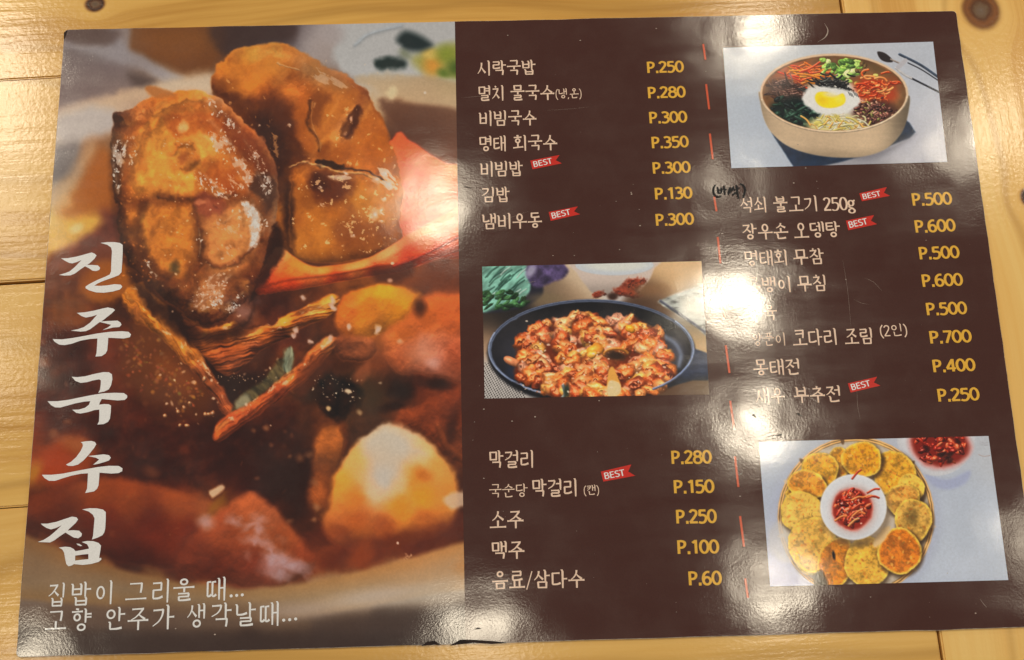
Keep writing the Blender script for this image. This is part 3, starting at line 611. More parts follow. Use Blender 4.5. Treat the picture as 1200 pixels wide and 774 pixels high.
    P.tube([(168,200),(164,182),(172,158),(194,138),(222,134)], 3.5, (176,98,38), 5, spec=0, alpha=.4, var=.6)
    P.poly([(196,140),(214,132),(240,132),(262,146),(256,158),(236,152),(214,160),(200,154)], (184,88,34), 7, 5, 12, alpha=.6)
    P.poly([(246,188),(262,190),(278,210),(274,226),(256,220),(238,222),(232,208)], (186,92,36), 7, 6, 10, alpha=.6)
    P.poly([(262,150),(286,152),(302,170),(296,182),(276,172)], (166,84,40), 6, 5, 9, alpha=.6)
    P.blob(215, 148, 5, 6, (240,200,140), .3, .7, .8)
    P.tube([(242,308),(262,312),(288,300),(308,280)], 2.5, (120,60,34), 3, spec=0, alpha=.6)
    P.tube([(204,180),(210,170),(224,170),(231,182),(226,196),(212,198)], 2.6, (180,100,44), 4, spec=0, alpha=.5, var=.7)
    P.blob(244, 236, 14, 8, (168,88,58), -.2, .7, .7, 4); P.blob(250, 246, 9, 6, (186,104,72), .3, .7, .6, 3); P.blob(234, 238, 5, 3, (222,150,110), .2, .7, .6)
    P.blob(205, 314, 6, 9, (84,78,58), .1, .7, .7, 2)
    # skin rim, darker, on the left and bottom
    P.tube([(138,166),(135,186),(135,206),(138,244),(146,290),(160,314),(184,340),(210,364),(240,378)], 6, (84,46,28), 6, spec=.0, alpha=.4, var=.5)
    P.liquify((122, 98, 336, 392), 4, 10, 910)
    P.mottle(FRONT, [(12, .35), (5, .3), (2.6, .18)], (100,46,18), (252,204,118), 745, alpha=.3)
    W = (226,218,214)
    for k, (pts, an, sc, th, al) in enumerate([
        ([(131,170),(142,160),(150,172),(146,196),(142,228),(136,226),(131,200)], 1.4, 9, -.05, .8),
        ([(146,160),(160,160),(164,180),(152,204),(146,190)], 1.2, 8, .12, .6),
        ([(240,114),(256,118),(272,138),(286,152),(278,160),(258,146),(246,134)], .8, 8, .02, .75),
        ([(242,150),(262,156),(284,180),(300,210),(290,222),(270,196),(248,176)], .9, 9, .03, .7),
        ([(226,200),(244,204),(262,222),(270,236),(252,232),(234,222)], .6, 7, .02, .8),
        ([(262,204),(280,206),(292,230),(280,238),(266,226)], .9, 7, .1, .6),
        ([(286,166),(304,176),(318,204),(322,226),(308,230),(296,206)], 1, 7, .08, .6),
        ([(280,238),(298,238),(308,262),(302,292),(290,300),(292,270)], 1.3, 12, -.12, .8),
        ([(250,256),(280,246),(290,270),(280,300),(256,300)], .9, 10, .25, .45),
        ([(222,350),(244,322),(266,318),(266,340),(250,362),(232,366)], -.8, 9, .06, .5),
        ([(262,360),(282,344),(290,346),(278,364),(266,370)], -.7, 6, -.02, .85),
        ([(244,356),(258,346),(262,356),(250,364)], -.5, 5, -.1, .9),
        ([(164,300),(176,306),(188,326),(178,328)], .8, 6, .1, .6),
        ([(190,120),(230,112),(244,130),(210,150),(196,146)], .2, 7, .34, .5),
        ([(176,160),(230,160),(230,216),(180,220)], .2, 6, .40, .5),
        ([(170,250),(214,250),(214,300),(176,310)], .2, 6, .42, .5)]):
        P.crinkle(pts, an, sc * .62, th + .14, al * .75, 800 + k, .55, W, .26)
        P.crinkle(pts, an + .8, sc * .4, th + .28, al, 850 + k, .7, (250,246,242), .2)
    # wet glints: skin on the left edge, right flank, bottom
    for pts, w, al in [([(134,178),(133,192),(136,206),(138,222)], 2.6, .8), ([(142,165),(147,178),(152,186)], 2, .55), ([(133,196),(138,188),(142,182)], 1.6, .6),
                       ([(150,196),(154,188),(158,180)], 1.4, .5), ([(244,120),(250,128),(256,136)], 3.4, .75), ([(247,142),(254,150),(262,160),(270,170)], 4, .6), ([(262,132),(272,146),(280,152)], 2, .6),
                       ([(240,160),(252,168),(266,178),(276,190),(286,204)], 4.2, .5), ([(286,164),(296,180),(304,196)], 2, .55), ([(300,200),(308,216),(314,232)], 3, .7), ([(240,206),(250,216),(258,226)], 2.4, .65), ([(252,220),(262,224),(268,230)], 3, .6),
                       ([(278,200),(286,214),(292,226)], 3, .5), ([(296,236),(302,248),(300,262),(294,270)], 3.6, .55), ([(306,252),(310,264),(308,276)], 2, .7), ([(262,262),(276,252),(290,246)], 2, .5),
                       ([(248,352),(256,342),(262,332),(270,324)], 3, .65), ([(230,360),(240,352),(250,346)], 1.8, .6), ([(268,356),(276,352),(284,344)], 2.4, .7), ([(252,356),(258,352)], 3, .8), ([(233,268),(235,284),(234,300)], 1.3, .7), ([(170,306),(174,314),(182,322)], 1.6, .6)]:
        P.tube(pts, w * .7, (206,194,190), w * .9, spec=.1, alpha=al * .3, var=.8, seed=int(pts[0][0]))
        cx, cy = pts[len(pts) // 2]
        for k in range(4):
            P.blob(cx + rng.uniform(-5, 5), cy + rng.uniform(-7, 7), rng.uniform(.8, 2.2), rng.uniform(.5, 1.2), (252,248,244), rng.uniform(-1.5, 1.5), .6, al)
    P.glint(60, (140, 225, 178, 330), rng, (.4, 1.2), (230,150,80), .6)
    P.glint(60, (190, 130, 310, 340), rng, (.4, 1.1), (255,232,205), .55)
    P.glint(30, (200, 300, 290, 372), rng, (.4, 1.2), (250,225,205), .6)
    # crumb behind the front fish, top
    P.poly([(170,104),(178,101),(196,106),(206,112),(186,116),(176,112)], (190,126,66), 2.5, 1, 6, alpha=.9)
    # contrast of the print
    lum = P.C.mean(-1, keepdims=True)
    k = sstep(60, 120, Y)[..., None] * (1 - .6 * sstep(640, 700, Y))[..., None]
    P.C[:] = np.clip(P.C * (1.05 + k * .75 * np.where(lum > .36, (lum - .36) * np.clip((.86 - lum) / .3, 0, 1), lum - .36)), 0, 1)
    lum = P.C.mean(-1, keepdims=True)
    P.C[:] = lum + (P.C - lum) * .96
    g = sstep(40, 110, Y)[..., None] * (1 - sstep(660, 700, Y))[..., None] * sstep(.06, .2, P.C[..., :1] - P.C[..., 2:])
    P.C[:] = P.C * (1 - g) + g * (P.C ** 1.22) * np.array([1.03, 1.0, .98], np.float32)
    # fine paper/ink mottling
    t = fbm(X, Y, 2.2, 400, 2)
    P.C *= (1 + .035 * t)[..., None]
    P.C[:] = np.clip(P.C, 0, 1)
def punch(P, con=.9, mid=.46, sat=1.15):
    """contrast of a glossy print"""
    lum = P.C.mean(-1, keepdims=True)
    c = lum + (P.C - lum) * sat
    P.C[:] = np.clip(c * (1 + con * np.where(lum > mid, (lum - mid) * np.clip((.80 - lum) / .25, 0, 1), lum - mid)), 0, 1)

def ell(cx, cy, rx, ry, a0=0, a1=2 * math.pi, n=40, tilt=0):
    return [(cx + rx * math.cos(a0 + (a1 - a0) * k / n) * math.cos(tilt) - ry * math.sin(a0 + (a1 - a0) * k / n) * math.sin(tilt),
             cy + rx * math.cos(a0 + (a1 - a0) * k / n) * math.sin(tilt) + ry * math.sin(a0 + (a1 - a0) * k / n) * math.cos(tilt)) for k in range(n)]

def paint_bibim(P):
    rng = random.Random(5); X, Y = P.X, P.Y
    P.field([(850,60,208,212,220),(850,120,196,206,222),(860,190,198,208,224),(900,60,206,212,222),(960,52,206,212,222),(1050,55,198,204,218),(1090,60,190,198,214),(1085,120,200,206,222),(1100,185,196,198,212),(1080,165,196,198,212),(1020,190,150,150,160),(900,150,188,198,216),(880,190,196,206,224)], 26)
    # cloth under the bowl, chopsticks, spoon
    P.poly([(904,156),(912,160),(980,150),(1060,140),(1066,144),(1073,155),(1066,162),(1010,184),(960,196),(930,196),(922,184)], (44,62,92), 1.6, .6, smooth=False, fn=lambda x,y,d,sl: (np.array([44,62,90],np.float32)/255)*(1+.18*fbm(x,y,6,4)[...,None]+.0)*(1-.3*sstep(1000,1040,x)*sstep(150,170,y))[...,None])
    P.poly([(1000,184),(1040,172),(1064,160),(1074,158),(1050,176),(1020,188)], (120,120,132), 5, alpha=.7)
    P.tube([(1054,64),(1078,76),(1100,91)], 1.5, (70,86,110), .8, spec=.3); P.tube([(1064,74),(1080,82),(1100,95)], .7, (40,44,56), .7, spec=0)
    P.tube([(1066,91),(1084,100),(1102,109)], 1.1, (40,44,60), .7, spec=.1); P.tube([(1050,80),(1060,88),(1068,92)], 1.4, (206,206,212), 1, spec=.2)
    P.poly([(1028,61),(1036,62),(1044,68),(1046,73),(1038,73),(1031,69)], (54,46,48), .9); P.tube([(1044,70),(1058,76)], 1, (150,140,136), .8)
    P.poly([(1050,78),(1060,69),(1063,72),(1054,81)], (176,176,186), .8)
    # bowl wall
    wall = [(891,108),(891,122),(896,142),(906,158),(924,172),(950,181),(980,185),(1010,184),(1036,176),(1054,160),(1063,140),(1065,112),(1040,140),(980,150),(920,140)]
    def wallfn(x, y, d, sl):
        t = (x - 891) / 174
        b = .80 + .16 * np.sin(t * 3.1) - .20 * sstep(.78, 1.0, t) - .06 * sstep(.0, .1, .1 - t) + .05 * np.sin(t * 11)
        b = b * (1 - .18 * sstep(168, 186, y)) * (1 + .04 * fbm(x * .2, y, 2.5, 8))
        return np.clip((np.array([204,182,156], np.float32) / 255) * b[..., None], 0, 1)
    P.poly(wall, None, 1.2, fn=wallfn)
    # rim and inside
    P.poly(ell(977.5, 109.5, 87, 46.5, tilt=.01), (222,196,170), 1, smooth=False)
    P.poly(ell(977.5, 110, 84.5, 44.5, tilt=.01), None, 1, smooth=False, fn=lambda x,y,d,sl: (np.array([128,92,62],np.float32)/255)*(1+.35*sstep(0,14,d)*sstep(1000,1060,x)+.25*fbm(x,y,14,3)+.25*sstep(900,890,x))[...,None])
    inside = P.sdf((slice(None), slice(None)), np.array(ell(977.5, 110.5, 83, 43, tilt=.01))); keep = P.C.copy()
    P.blob(1046, 95, 12, 18, (150,78,44), .6, .7, .7); P.blob(925, 82, 22, 10, (190,96,52), -.5, .7, .8)
    P.blob(1030, 80, 16, 8, (112,88,58), .4, .7, .8)
    # rice, egg
    P.blob(974, 122, 40, 26, (226,224,220), .0, .2, 1, 5)
    # carrots
    for k in range(46):
        cx, cy = rng.gauss(945, 14), rng.gauss(88, 7); a = rng.uniform(-.5, .7); L = rng.uniform(8, 17)
        P.tube([(cx - L * math.cos(a), cy - L * math.sin(a)), (cx, cy + rng.uniform(-2, 2)), (cx + L * math.cos(a), cy + L * math.sin(a))], rng.uniform(.8, 1.3), (226 + rng.randint(-16, 20), 104 + rng.randint(-24, 40), 50), .6, seed=k)
    # bracken
    P.blob(922, 107, 21, 14, (76,48,44), .2, .3, 1, 3)
    for k in range(44):
        cx, cy = rng.gauss(921, 10), rng.gauss(105, 6); a = rng.uniform(-.4, 1.5); L = rng.uniform(6, 13); b = rng.uniform(-4, 4)
        c = rng.choice([(120,84,74),(94,60,54),(150,116,104),(70,44,40)])
        P.tube([(cx - L * math.cos(a), cy - L * math.sin(a)), (cx + b, cy - b), (cx + L * math.cos(a), cy + L * math.sin(a))], rng.uniform(.7, 1.1), c, .5, seed=k)
    # spinach
    P.blob(933, 134, 30, 19, (24,40,40), .25, .25, 1, 4)
    for k in range(70):
        cx, cy = rng.gauss(933, 14), rng.gauss(132, 8)
        P.lump(cx, cy, rng.uniform(4, 9), rng.uniform(1.6, 3.4), rng.choice([(26,52,46),(34,64,52),(20,36,38),(44,76,64)]), rng.uniform(-.8, 1.2), spec=.22, rough=.5, seed=k)
    # lettuce
    for k in range(90):
        cx, cy = rng.gauss(993, 12), rng.gauss(80, 8)
        P.lump(cx, cy, rng.uniform(2.4, 6), rng.uniform(1.4, 3.4), rng.choice([(140,176,86),(168,200,112),(104,146,66),(200,216,150),(78,112,54)]), rng.uniform(-1, 1), spec=.15, rough=.6, seed=k, amb=.7)
    for k in range(8): P.lump(rng.uniform(1002, 1014), rng.uniform(72, 86), 3, 2.4, (120,96,60), k, spec=.1, rough=.5, seed=k)
    # seaweed
    for k in range(70):
        cx, cy = rng.gauss(975, 13), rng.gauss(99, 4.5) ; a = rng.uniform(-.5, .9); L = rng.uniform(3, 8)
        P.tube([(cx - L, cy - L * a), (cx, cy + 1), (cx + L * .7, cy + L * a)], rng.uniform(.6, 1.2), rng.choice([(36,38,42),(52,54,56),(24,26,30),(70,76,76)]), .5, seed=k)
    for k in range(7): P.tube([(1000 - k * 2, 106 - k), (1002 - k * 3, 112 - k)], .7, (34,36,40), .5)
    # red salad
    P.blob(1024, 107, 24, 15, (190,70,34), .2, .35, 1, 4)
    for k in range(52):
        cx, cy = rng.gauss(1024, 11), rng.gauss(106, 7); a = rng.uniform(0, 6.3); R = rng.uniform(4, 11)
        P.tube([(cx + R * math.cos(a + t), cy + .6 * R * math.sin(a + t)) for t in (0, .7, 1.4, 2.1)], rng.uniform(.8, 1.5), rng.choice([(222,84,40),(232,110,60),(206,66,30),(238,150,90)]), .6, spec=.35, seed=k)
    # beef
    P.blob(1024, 134, 26, 15, (92,56,48), -.2, .3, 1, 4)
    for k in range(110):
        cx, cy = rng.gauss(1024, 11), rng.gauss(132, 7)
        P.lump(cx, cy, rng.uniform(1.6, 4), rng.uniform(1, 2.2), rng.choice([(110,66,58),(84,48,44),(140,92,80),(176,136,118),(70,40,38),(126,120,70)]), rng.uniform(-1.4, 1.4), spec=.3, rough=.5, seed=k)
    # sprouts
    P.blob(980, 146, 32, 12, (214,204,150), 0, .3, 1, 4)
    for k in range(80):
        cx, cy = rng.gauss(981, 15), rng.gauss(145, 5); a = rng.uniform(-1.2, 1.2); L = rng.uniform(3, 8)
        P.tube([(cx - L * math.cos(a), cy - L * math.sin(a)), (cx + 1, cy - 1), (cx + L * math.cos(a), cy + L * math.sin(a))], rng.uniform(.6, 1.2), rng.choice([(232,226,180),(220,206,120),(240,236,214),(206,190,110),(226,180,110)]), .6, spec=.15, seed=k)
    # egg white and yolk
    P.poly([(940,114),(950,104),(968,102),(990,106),(1004,110),(1008,118),(1000,128),(984,134),(962,134),(946,126)], (238,239,240), 2, 2, 7)
    P.poly([(955,116),(958,109),(968,108),(980,112),(988,110),(991,118),(986,124),(972,127),(960,124)], (232,206,50), 1.2, .5)
    P.blob(964, 118, 6, 4, (206,180,40), .3, .8, .6); P.blob(974, 111, 8, 3, (244,240,210), .1, .8, .8); P.blob(984, 117, 5, 4, (238,228,110), 0, .8, .6)
    for k in range(6): P.tube([(994 + k * 2, 108 + k % 3), (996 + k * 2, 112 + k % 3)], .5, (50,52,56), .5, alpha=.7)
    m = sstep(-.6, .8, inside)[..., None]
    P.C[:] = P.C * m + keep * (1 - m)
    # front lip over the food
    P.tube(ell(977.5, 109.5, 86, 45.6, .1, math.pi - .1, 30, .01), 1.3, (232,208,182), .8, spec=.2, smooth=False)
    punch(P)
    P.C *= (1 + .03 * fbm(X, Y, 2, 3, 2))[..., None]

def paint_pan(P):
    rng = random.Random(8); X, Y = P.X, P.Y
    P.field([(570,318,150,190,180),(640,345,120,104,88),(660,345,150,126,104),(680,320,200,182,160),(720,312,214,216,222),(780,315,206,176,138),(815,312,206,176,140),(790,335,200,164,120),(770,345,96,70,54),(812,350,140,140,140),(825,380,120,112,96),(600,365,40,36,36),(575,375,60,50,44),(570,400,170,140,116),(572,440,190,186,186),(585,462,170,166,166),(825,400,190,160,120),(826,412,196,166,126),(826,450,120,96,70),(800,460,110,80,58),(700,460,60,50,50)], 14)
    # lettuce in a dark dish
    P.poly([(560,366),(600,364),(632,350),(636,336),(628,330),(600,340),(560,352)], (48,48,62), 2.5)
    P.poly([(560,310),(606,308),(620,316),(622,336),(616,348),(596,358),(560,364)], None, 2, 1, fn=lambda x,y,d,sl: np.clip((np.array([126,176,164],np.float32)/255)*(1+.5*fbm(x*.6+y*.8,(y*.6-x*.8)*.4,7,5,3))[...,None],0,1))
    for k in range(26):
        cx, cy = rng.uniform(566, 612), rng.uniform(318, 350)
        P.tube([(cx - 6, cy + 6), (cx, cy - 1), (cx + 7, cy - 6)], .8, rng.choice([(54,100,90),(70,116,100),(206,226,222)]), .8, spec=0, alpha=.75)
    for k in range(30): P.lump(rng.uniform(566, 616), rng.uniform(342, 361), rng.uniform(4, 8), rng.uniform(2, 4), rng.choice([(40,76,44),(56,100,60),(80,130,84)]), rng.uniform(-1, .3), rough=.9, spec=.06, seed=k, edge=.3)
    P.poly([(616,314),(630,309),(656,308),(666,316),(660,326),(644,332),(630,338),(620,330)], (72,60,96), 2.5, 2, 7, fn=lambda x,y,d,sl: np.clip((np.array([84,72,110],np.float32)/255)*(1+.6*fbm(x,y,8,9))[...,None],0,1))
    P.blob(622, 318, 5, 8, (176,176,196), .6, .7, .7)
    # white bowl
    P.poly([(672,306),(676,320),(686,334),(700,346),(740,346),(758,332),(766,316),(768,304)], (200,186,176), 1.8, fn=lambda x,y,d,sl: (np.array([206,192,186],np.float32)/255)*(1-.28*sstep(320,346,y))[...,None])
    P.poly(ell(720, 311, 46, 12), (206,214,226), 1.2, smooth=False); P.blob(722, 311, 36, 7, (224,228,226), 0, .4)
    for cx, cy, rx, ry in [(742,335,13,9),(750,332,8,6),(730,342,12,6),(738,344,14,5),(700,345,8,4),(704,346,6,3)]:
        P.lump(cx, cy, rx, ry, (150,62,40), rng.uniform(-.6, .2), rough=1.1, spec=.04, seed=cx, edge=.5, ns=5)
    P.blob(718, 348, 6, 4, (70,40,30), 0, .6); P.blob(760, 340, 20, 8, (150,110,76), 0, .8, .6)
    # pale cloth at the right
    P.poly([(773,352),(800,342),(826,332),(832,334),(832,392),(812,380),(790,366),(776,358)], None, 2, 1, fn=lambda x,y,d,sl: np.clip((np.array([160,164,162],np.float32)/255)*(1+.5*fbm(x*.5,y*1.2,5,5,3))[...,None],0,1))
    P.blob(812, 360, 14, 9, (206,206,196), .5, .7, .6); P.tube([(774,353),(800,371),(830,392)], 1.4, (96,100,120), 1.4, spec=0)
    P.blob(640, 350, 20, 6, (128,112,88), 0, .8, .7)
    # woven mat
    sl = P.crop(560, 425, 612, 470); x, y = P.X[sl], P.Y[sl]
    w = np.sin(x * 1.75 + y * .5) * np.sin(y * 1.6 - x * .3)
    P.put(sl, sstep(.15, .5, w) * sstep(560, 566, x) * (x < 600 + (y - 430) * .5), (36,34,36)); P.put(sl, sstep(.2, .6, -w) * .5 * (x < 600 + (y - 430) * .5), (214,212,212))
    # pan
    P.poly(ell(693, 414, 122, 62), (30,30,36), 3, smooth=False)
    P.poly([(800,402),(812,408),(834,416),(836,446),(812,446),(790,452),(770,456)], (60,70,94), 1.5, smooth=False, fn=lambda x,y,d,sl: (np.array([64,74,100],np.float32)/255)*(1+.25*fbm(x*.4,y,5,3)-.4*sstep(436,448,y))[...,None])
    P.poly(ell(693, 410, 120.5, 58.5), (110,122,152), 1, smooth=False)
    P.poly(ell(693, 410.5, 117.5, 56.5), None, 1.2, smooth=False, fn=lambda x,y,d,sl: (np.array([46,46,54],np.float32)/255)*(.62+.5*sstep(0,30,d)+.9*np.exp(-((x-795)/14)**2-((y-412)/22)**2)+.35*sstep(640,585,x))[...,None])
    P.tube([(772,392),(790,402),(798,416),(796,430)], 3.2, (150,166,196), 3, spec=.1, alpha=.6)
    P.tube(ell(693, 409, 119, 57, math.pi + .2, 2 * math.pi - .1, 30), .9, (92,104,134), .9, spec=.1, smooth=False)
    P.tube(ell(693, 410, 120, 58, .9, math.pi + .4, 40), 1.1, (150,164,196), .9, spec=.2, smooth=False)
    P.tube(ell(693, 410, 120, 58, -.6, .5, 20), 1.2, (146,160,190), .9, spec=.2, smooth=False)
    P.blob(604, 438, 10, 8, (50,62,90), .6, .8, .8)
    # the stir-fried pork
    base = [(604,428),(608,406),(618,390),(640,376),(662,372),(690,368),(706,376),(740,372),(766,384),(780,402),(786,430),(778,452),(750,462),(700,468),(664,464),(632,454),(606,440)]
    P.poly(base, (132,56,26), 4, 4, 14)
    bp = spline(base, True, 4); 
    pieces = []
    while len(pieces) < 210:
        cx, cy = rng.uniform(600, 788), rng.uniform(370, 466)
        ins = False
        for i in range(len(bp)):
            ax, ay = bp[i]; bx, by = bp[(i + 1) % len(bp)]
            if (ay > cy) != (by > cy) and cx < (bx - ax) * (cy - ay) / (by - ay) + ax: ins = not ins
        if ins: pieces.append((cy, cx))
    pieces.sort()
    for k, (cy, cx) in enumerate(pieces):
        c = rng.choice([(222,124,62),(206,100,46),(228,144,84),(190,84,40),(214,112,54),(232,160,108),(176,76,40),(232,164,84),(212,146,118)])
        P.blob(cx, cy + 2.5, rng.uniform(5, 9), rng.uniform(3, 5), (96,38,20), rng.uniform(-.6, .6), .5, .6)
        P.lump(cx, cy, rng.uniform(7, 15), rng.uniform(4.5, 9), c, rng.uniform(-1.0, 1.0), amb=.56, dif=.56, spec=.42, rough=.8, seed=k, sp=16, light=(-.1, -.62), var=.25, edge=.22, ns=rng.uniform(5, 9))
        if k % 5 == 0: P.blob(cx + rng.uniform(-4, 4), cy + 3, rng.uniform(1.6, 4), rng.uniform(.8, 1.8), (66,26,14), rng.uniform(-.5, .5), .7, .6)
    for cx, cy, rx, ry, c, a in [(739,386,6,5,(236,160,50),.3),(697,411,12,7,(232,150,56),-.3),(694,416,7,4,(240,176,80),-.2),(600,424,10,5,(214,140,100),.4),(640,398,8,5,(216,120,76),.3)]:
        P.lump(cx, cy, rx, ry, c, a, rough=.4, spec=.3, seed=cx)
    P.liquify((596, 366, 790, 464), 2.4, 7, 77)
    P.mottle(base, [(12, .4), (4, .4)], (128,48,22), (240,172,108), 78, 5, .5)
    P.poly([(711,456),(713,436),(718,430),(724,442),(728,454),(726,464),(714,466)], (214,160,84), 1.2); P.poly([(712,452),(716,446),(726,450),(727,460),(720,465),(712,463)], (236,216,170), 1.2)
    P.blob(722, 417, 11, 5, (66,40,22), .1, .5); P.tube(ell(722, 416, 14, 7, math.pi, 2 * math.pi, 12), 1.8, (200,130,60), 1, smooth=False)
    P.tube([(660,452),(662,462),(658,468)], 2, (120,130,130), 1.2); P.blob(664, 458, 3, 8, (60,70,56), .1, .6)
    P.glint(110, (610, 376, 780, 460), rng, (.5, 1.2), (255,236,220), .85)
    P.tube(ell(693, 410, 120, 58, .35, .95, 20), 1.4, (120,134,168), .9, spec=.2, smooth=False)
    punch(P)
    P.C *= (1 + .03 * fbm(X, Y, 2, 3, 2))[..., None]

def paint_jeon(P):
    rng = random.Random(9); X, Y = P.X, P.Y
    P.field([(895,525,198,208,226),(905,600,190,200,222),(915,680,180,184,214),(940,520,206,212,224),(1060,520,200,206,222),(1110,580,196,206,226),(1130,620,204,214,232),(1165,520,206,212,224),(1170,670,198,208,226),(1120,670,200,210,230)], 30)
    P.C *= (1 + .05 * fbm(X, Y, 60, 3, 3))[..., None]
    # bowl of kimchi beyond the basket
    P.poly([(1084,556),(1110,562),(1136,552),(1132,566),(1112,574),(1094,570)], (158,166,196), 3, alpha=.9)
    P.poly(ell(1097, 512, 46, 46), (232,234,244), 1.2, smooth=False, fn=lambda x,y,d,sl: (np.array([230,233,244],np.float32)/255)*(.93+.07*sstep(3,12,d))[...,None])
    P.blob(1102, 520, 33, 28, (150,40,26), .1, .2, 1, 5)
    def kimchi(cx, cy, rx, ry, n, sd):
        for k in range(n):
            a = rng.uniform(0, 6.3); r = math.sqrt(rng.random())
            x, y = cx + rx * r * math.cos(a), cy + ry * r * math.sin(a)
            P.lump(x, y, rng.uniform(3, 7), rng.uniform(1.8, 3.6), rng.choice([(200,56,34),(182,44,28),(214,78,46),(160,36,24),(222,96,60),(120,28,20)]), rng.uniform(-1.5, 1.5), amb=.5, dif=.6, spec=.4, rough=.5, seed=sd + k)
    kimchi(1103, 522, 29, 25, 90, 0)
    for k in range(8): P.blob(rng.uniform(1082, 1124), rng.uniform(512, 544), 4, 2.4, (56,20,16), rng.uniform(-1, 1), .6, .8)
    for k in range(3): P.tube([(1148, 518 + k * 1.6), (1158, 519 + k * 1.6)], .4, (160,160,170), .5, spec=0, alpha=.6)
    P.tube([(1147,533),(1153,535),(1160,534)], .5, (170,150,150), .5, spec=0, alpha=.7)
    # basket
    P.blob(1000, 612, 100, 96, (170,176,200), 0, .12, .7)
    P.poly(ell(1003, 606, 92, 94), (186,146,92), 1.4, smooth=False, fn=lambda x,y,d,sl: np.clip((np.array([196,156,104],np.float32)/255)*(1+.25*np.sin(d*2.2)+.2*fbm(x,y,8,3))[...,None],0,1))
    P.poly(ell(1003, 606, 86.5, 88.5), None, 1.2, smooth=False, fn=lambda x,y,d,sl: np.clip((np.array([206,196,184],np.float32)/255)*(1+.14*fbm(x,y,9,5)-.16*sstep(8,0,d))[...,None],0,1))
    for a in (-2.35, -1.75, -.75, .12, .72, 2.9, 3.6):
        cx, cy = 1003 + 89 * math.cos(a), 606 + 91 * math.sin(a)
        P.blob(cx, cy, 2.2, 5, (226,206,180) if a > 0 else (110,78,50), a + 1.57, .4, .9)
    P.poly([(900,630),(912,610),(925,632),(934,650),(920,660),(906,650)], (206,206,214), 4, 3, alpha=.7)
    # pancakes: each has a pale batter edge, a browned face and flecks
    cakes = [(982,543,13,17,.1,(214,150,44)),(1048,556,22,25,-.2,(216,160,58)),(1067,573,14,16,.1,(214,178,84)),(1058,586,18,17,-.3,(204,152,76)),(961,551,19,19,.2,(216,160,52)),(1010,539,21,19,.1,(224,158,44)),
             (944,582,21,10,.25,(190,140,60)),(946,568,21,15,.25,(206,142,58)),(939,600,22,22,.1,(224,184,96)),(1070,610,19,23,.1,(190,150,78)),(953,640,25,31,-.15,(214,170,86)),(979,660,18,28,.25,(200,128,44)),(1016,659,23,27,-.1,(216,168,72)),(1054,646,23,24,.1,(208,122,40))]
    for k, (cx, cy, rx, ry, a, c) in enumerate(cakes):
        rx *= 1.14; ry *= 1.12
        P.blob(cx + 2, cy + 3, rx + 1.5, ry + 1.5, (70,48,30), a, .14, .75)
        P.poly([(cx + rx * (1 + .05 * math.sin(3 * t + k)) * math.cos(t) * math.cos(a) - ry * math.sin(t) * math.sin(a), cy + rx * math.cos(t) * math.sin(a) + ry * (1 + .04 * math.cos(4 * t + k)) * math.sin(t) * math.cos(a)) for t in [i * math.pi / 14 for i in range(28)]],
               None, 1.1, 1, 6, k, smooth=False,
               fn=lambda x, y, d, sl, c=c, k=k, rx=rx: np.clip(((np.array(c, np.float32) / 255)[None, None] * (1 - sstep(4, 0, d))[..., None] + np.array([.90, .76, .36], np.float32) * sstep(4, 0, d)[..., None])
                    * (1 + .30 * fbm(x, y, 9, 60 + k, 4, .6) + .16 * fbm(x, y, 2.6, 160 + k, 2) + .10 * sstep(rx * .5, 2, d) * 0)[..., None], 0, 1))
        for j in range(int(rx * 1.4)):
            r = math.sqrt(rng.random()) * .8; t = rng.uniform(0, 6.3)
            P.blob(cx + rx * r * math.cos(t), cy + ry * r * math.sin(t), rng.uniform(.8, 2.6), rng.uniform(.6, 1.6), rng.choice([(170,112,46),(186,100,40),(240,200,110),(150,120,60),(220,130,50)]), rng.uniform(-1.5, 1.5), .6, .55)
    P.blob(977, 651, 1.8, 5, (36,24,20), -.2, .5); P.blob(1070, 608, 6, 7, (96,78,40), .1, .8, .6, 3)
    P.tube([(934,650),(938,664),(948,671),(956,671)], 2.4, (226,190,56), 1.2, spec=.1)
    P.poly([(954,676),(962,668),(968,678),(970,690),(956,690)], (70,62,50), 2, alpha=.8)
    P.poly([(1024,636),(1034,620),(1044,618),(1036,634),(1026,642)], (226,196,150), 2, 1.5, 6)
    # sauce bowl
    P.blob(1003, 600, 42, 42, (110,90,70), 0, .12, .6)
    P.poly(ell(1000, 594.5, 39, 38.5), None, 1.1, smooth=False, fn=lambda x,y,d,sl: np.clip((np.array([232,236,246],np.float32)/255)*(1-.10*sstep(10,16,d)+.05*sstep(4,0,d)-.05*sstep(600,640,y))[...,None],0,1))
    P.blob(1000, 597, 26, 27, (216,170,160), 0, .3, .6)
    P.blob(999, 598, 23, 24, (170,44,26), 0, .15, 1, 4)
    kimchi(999, 596, 20, 21, 70, 300)
    for k in range(14):
        cx, cy = rng.gauss(1003, 9), rng.gauss(592, 11); a = rng.uniform(-1, .4)
        P.tube([(cx - 7 * math.cos(a), cy - 7 * math.sin(a)), (cx + 1, cy - 2), (cx + 7 * math.cos(a), cy + 7 * math.sin(a))], 1.3, rng.choice([(232,120,64),(206,64,36),(240,150,90)]), .7, spec=.4, seed=k)
    P.glint(24, (982, 578, 1018, 616), rng, (.5, 1), (255,240,230), .8)
    punch(P)
    P.C *= (1 + .03 * fbm(X, Y, 2, 3, 2))[..., None]
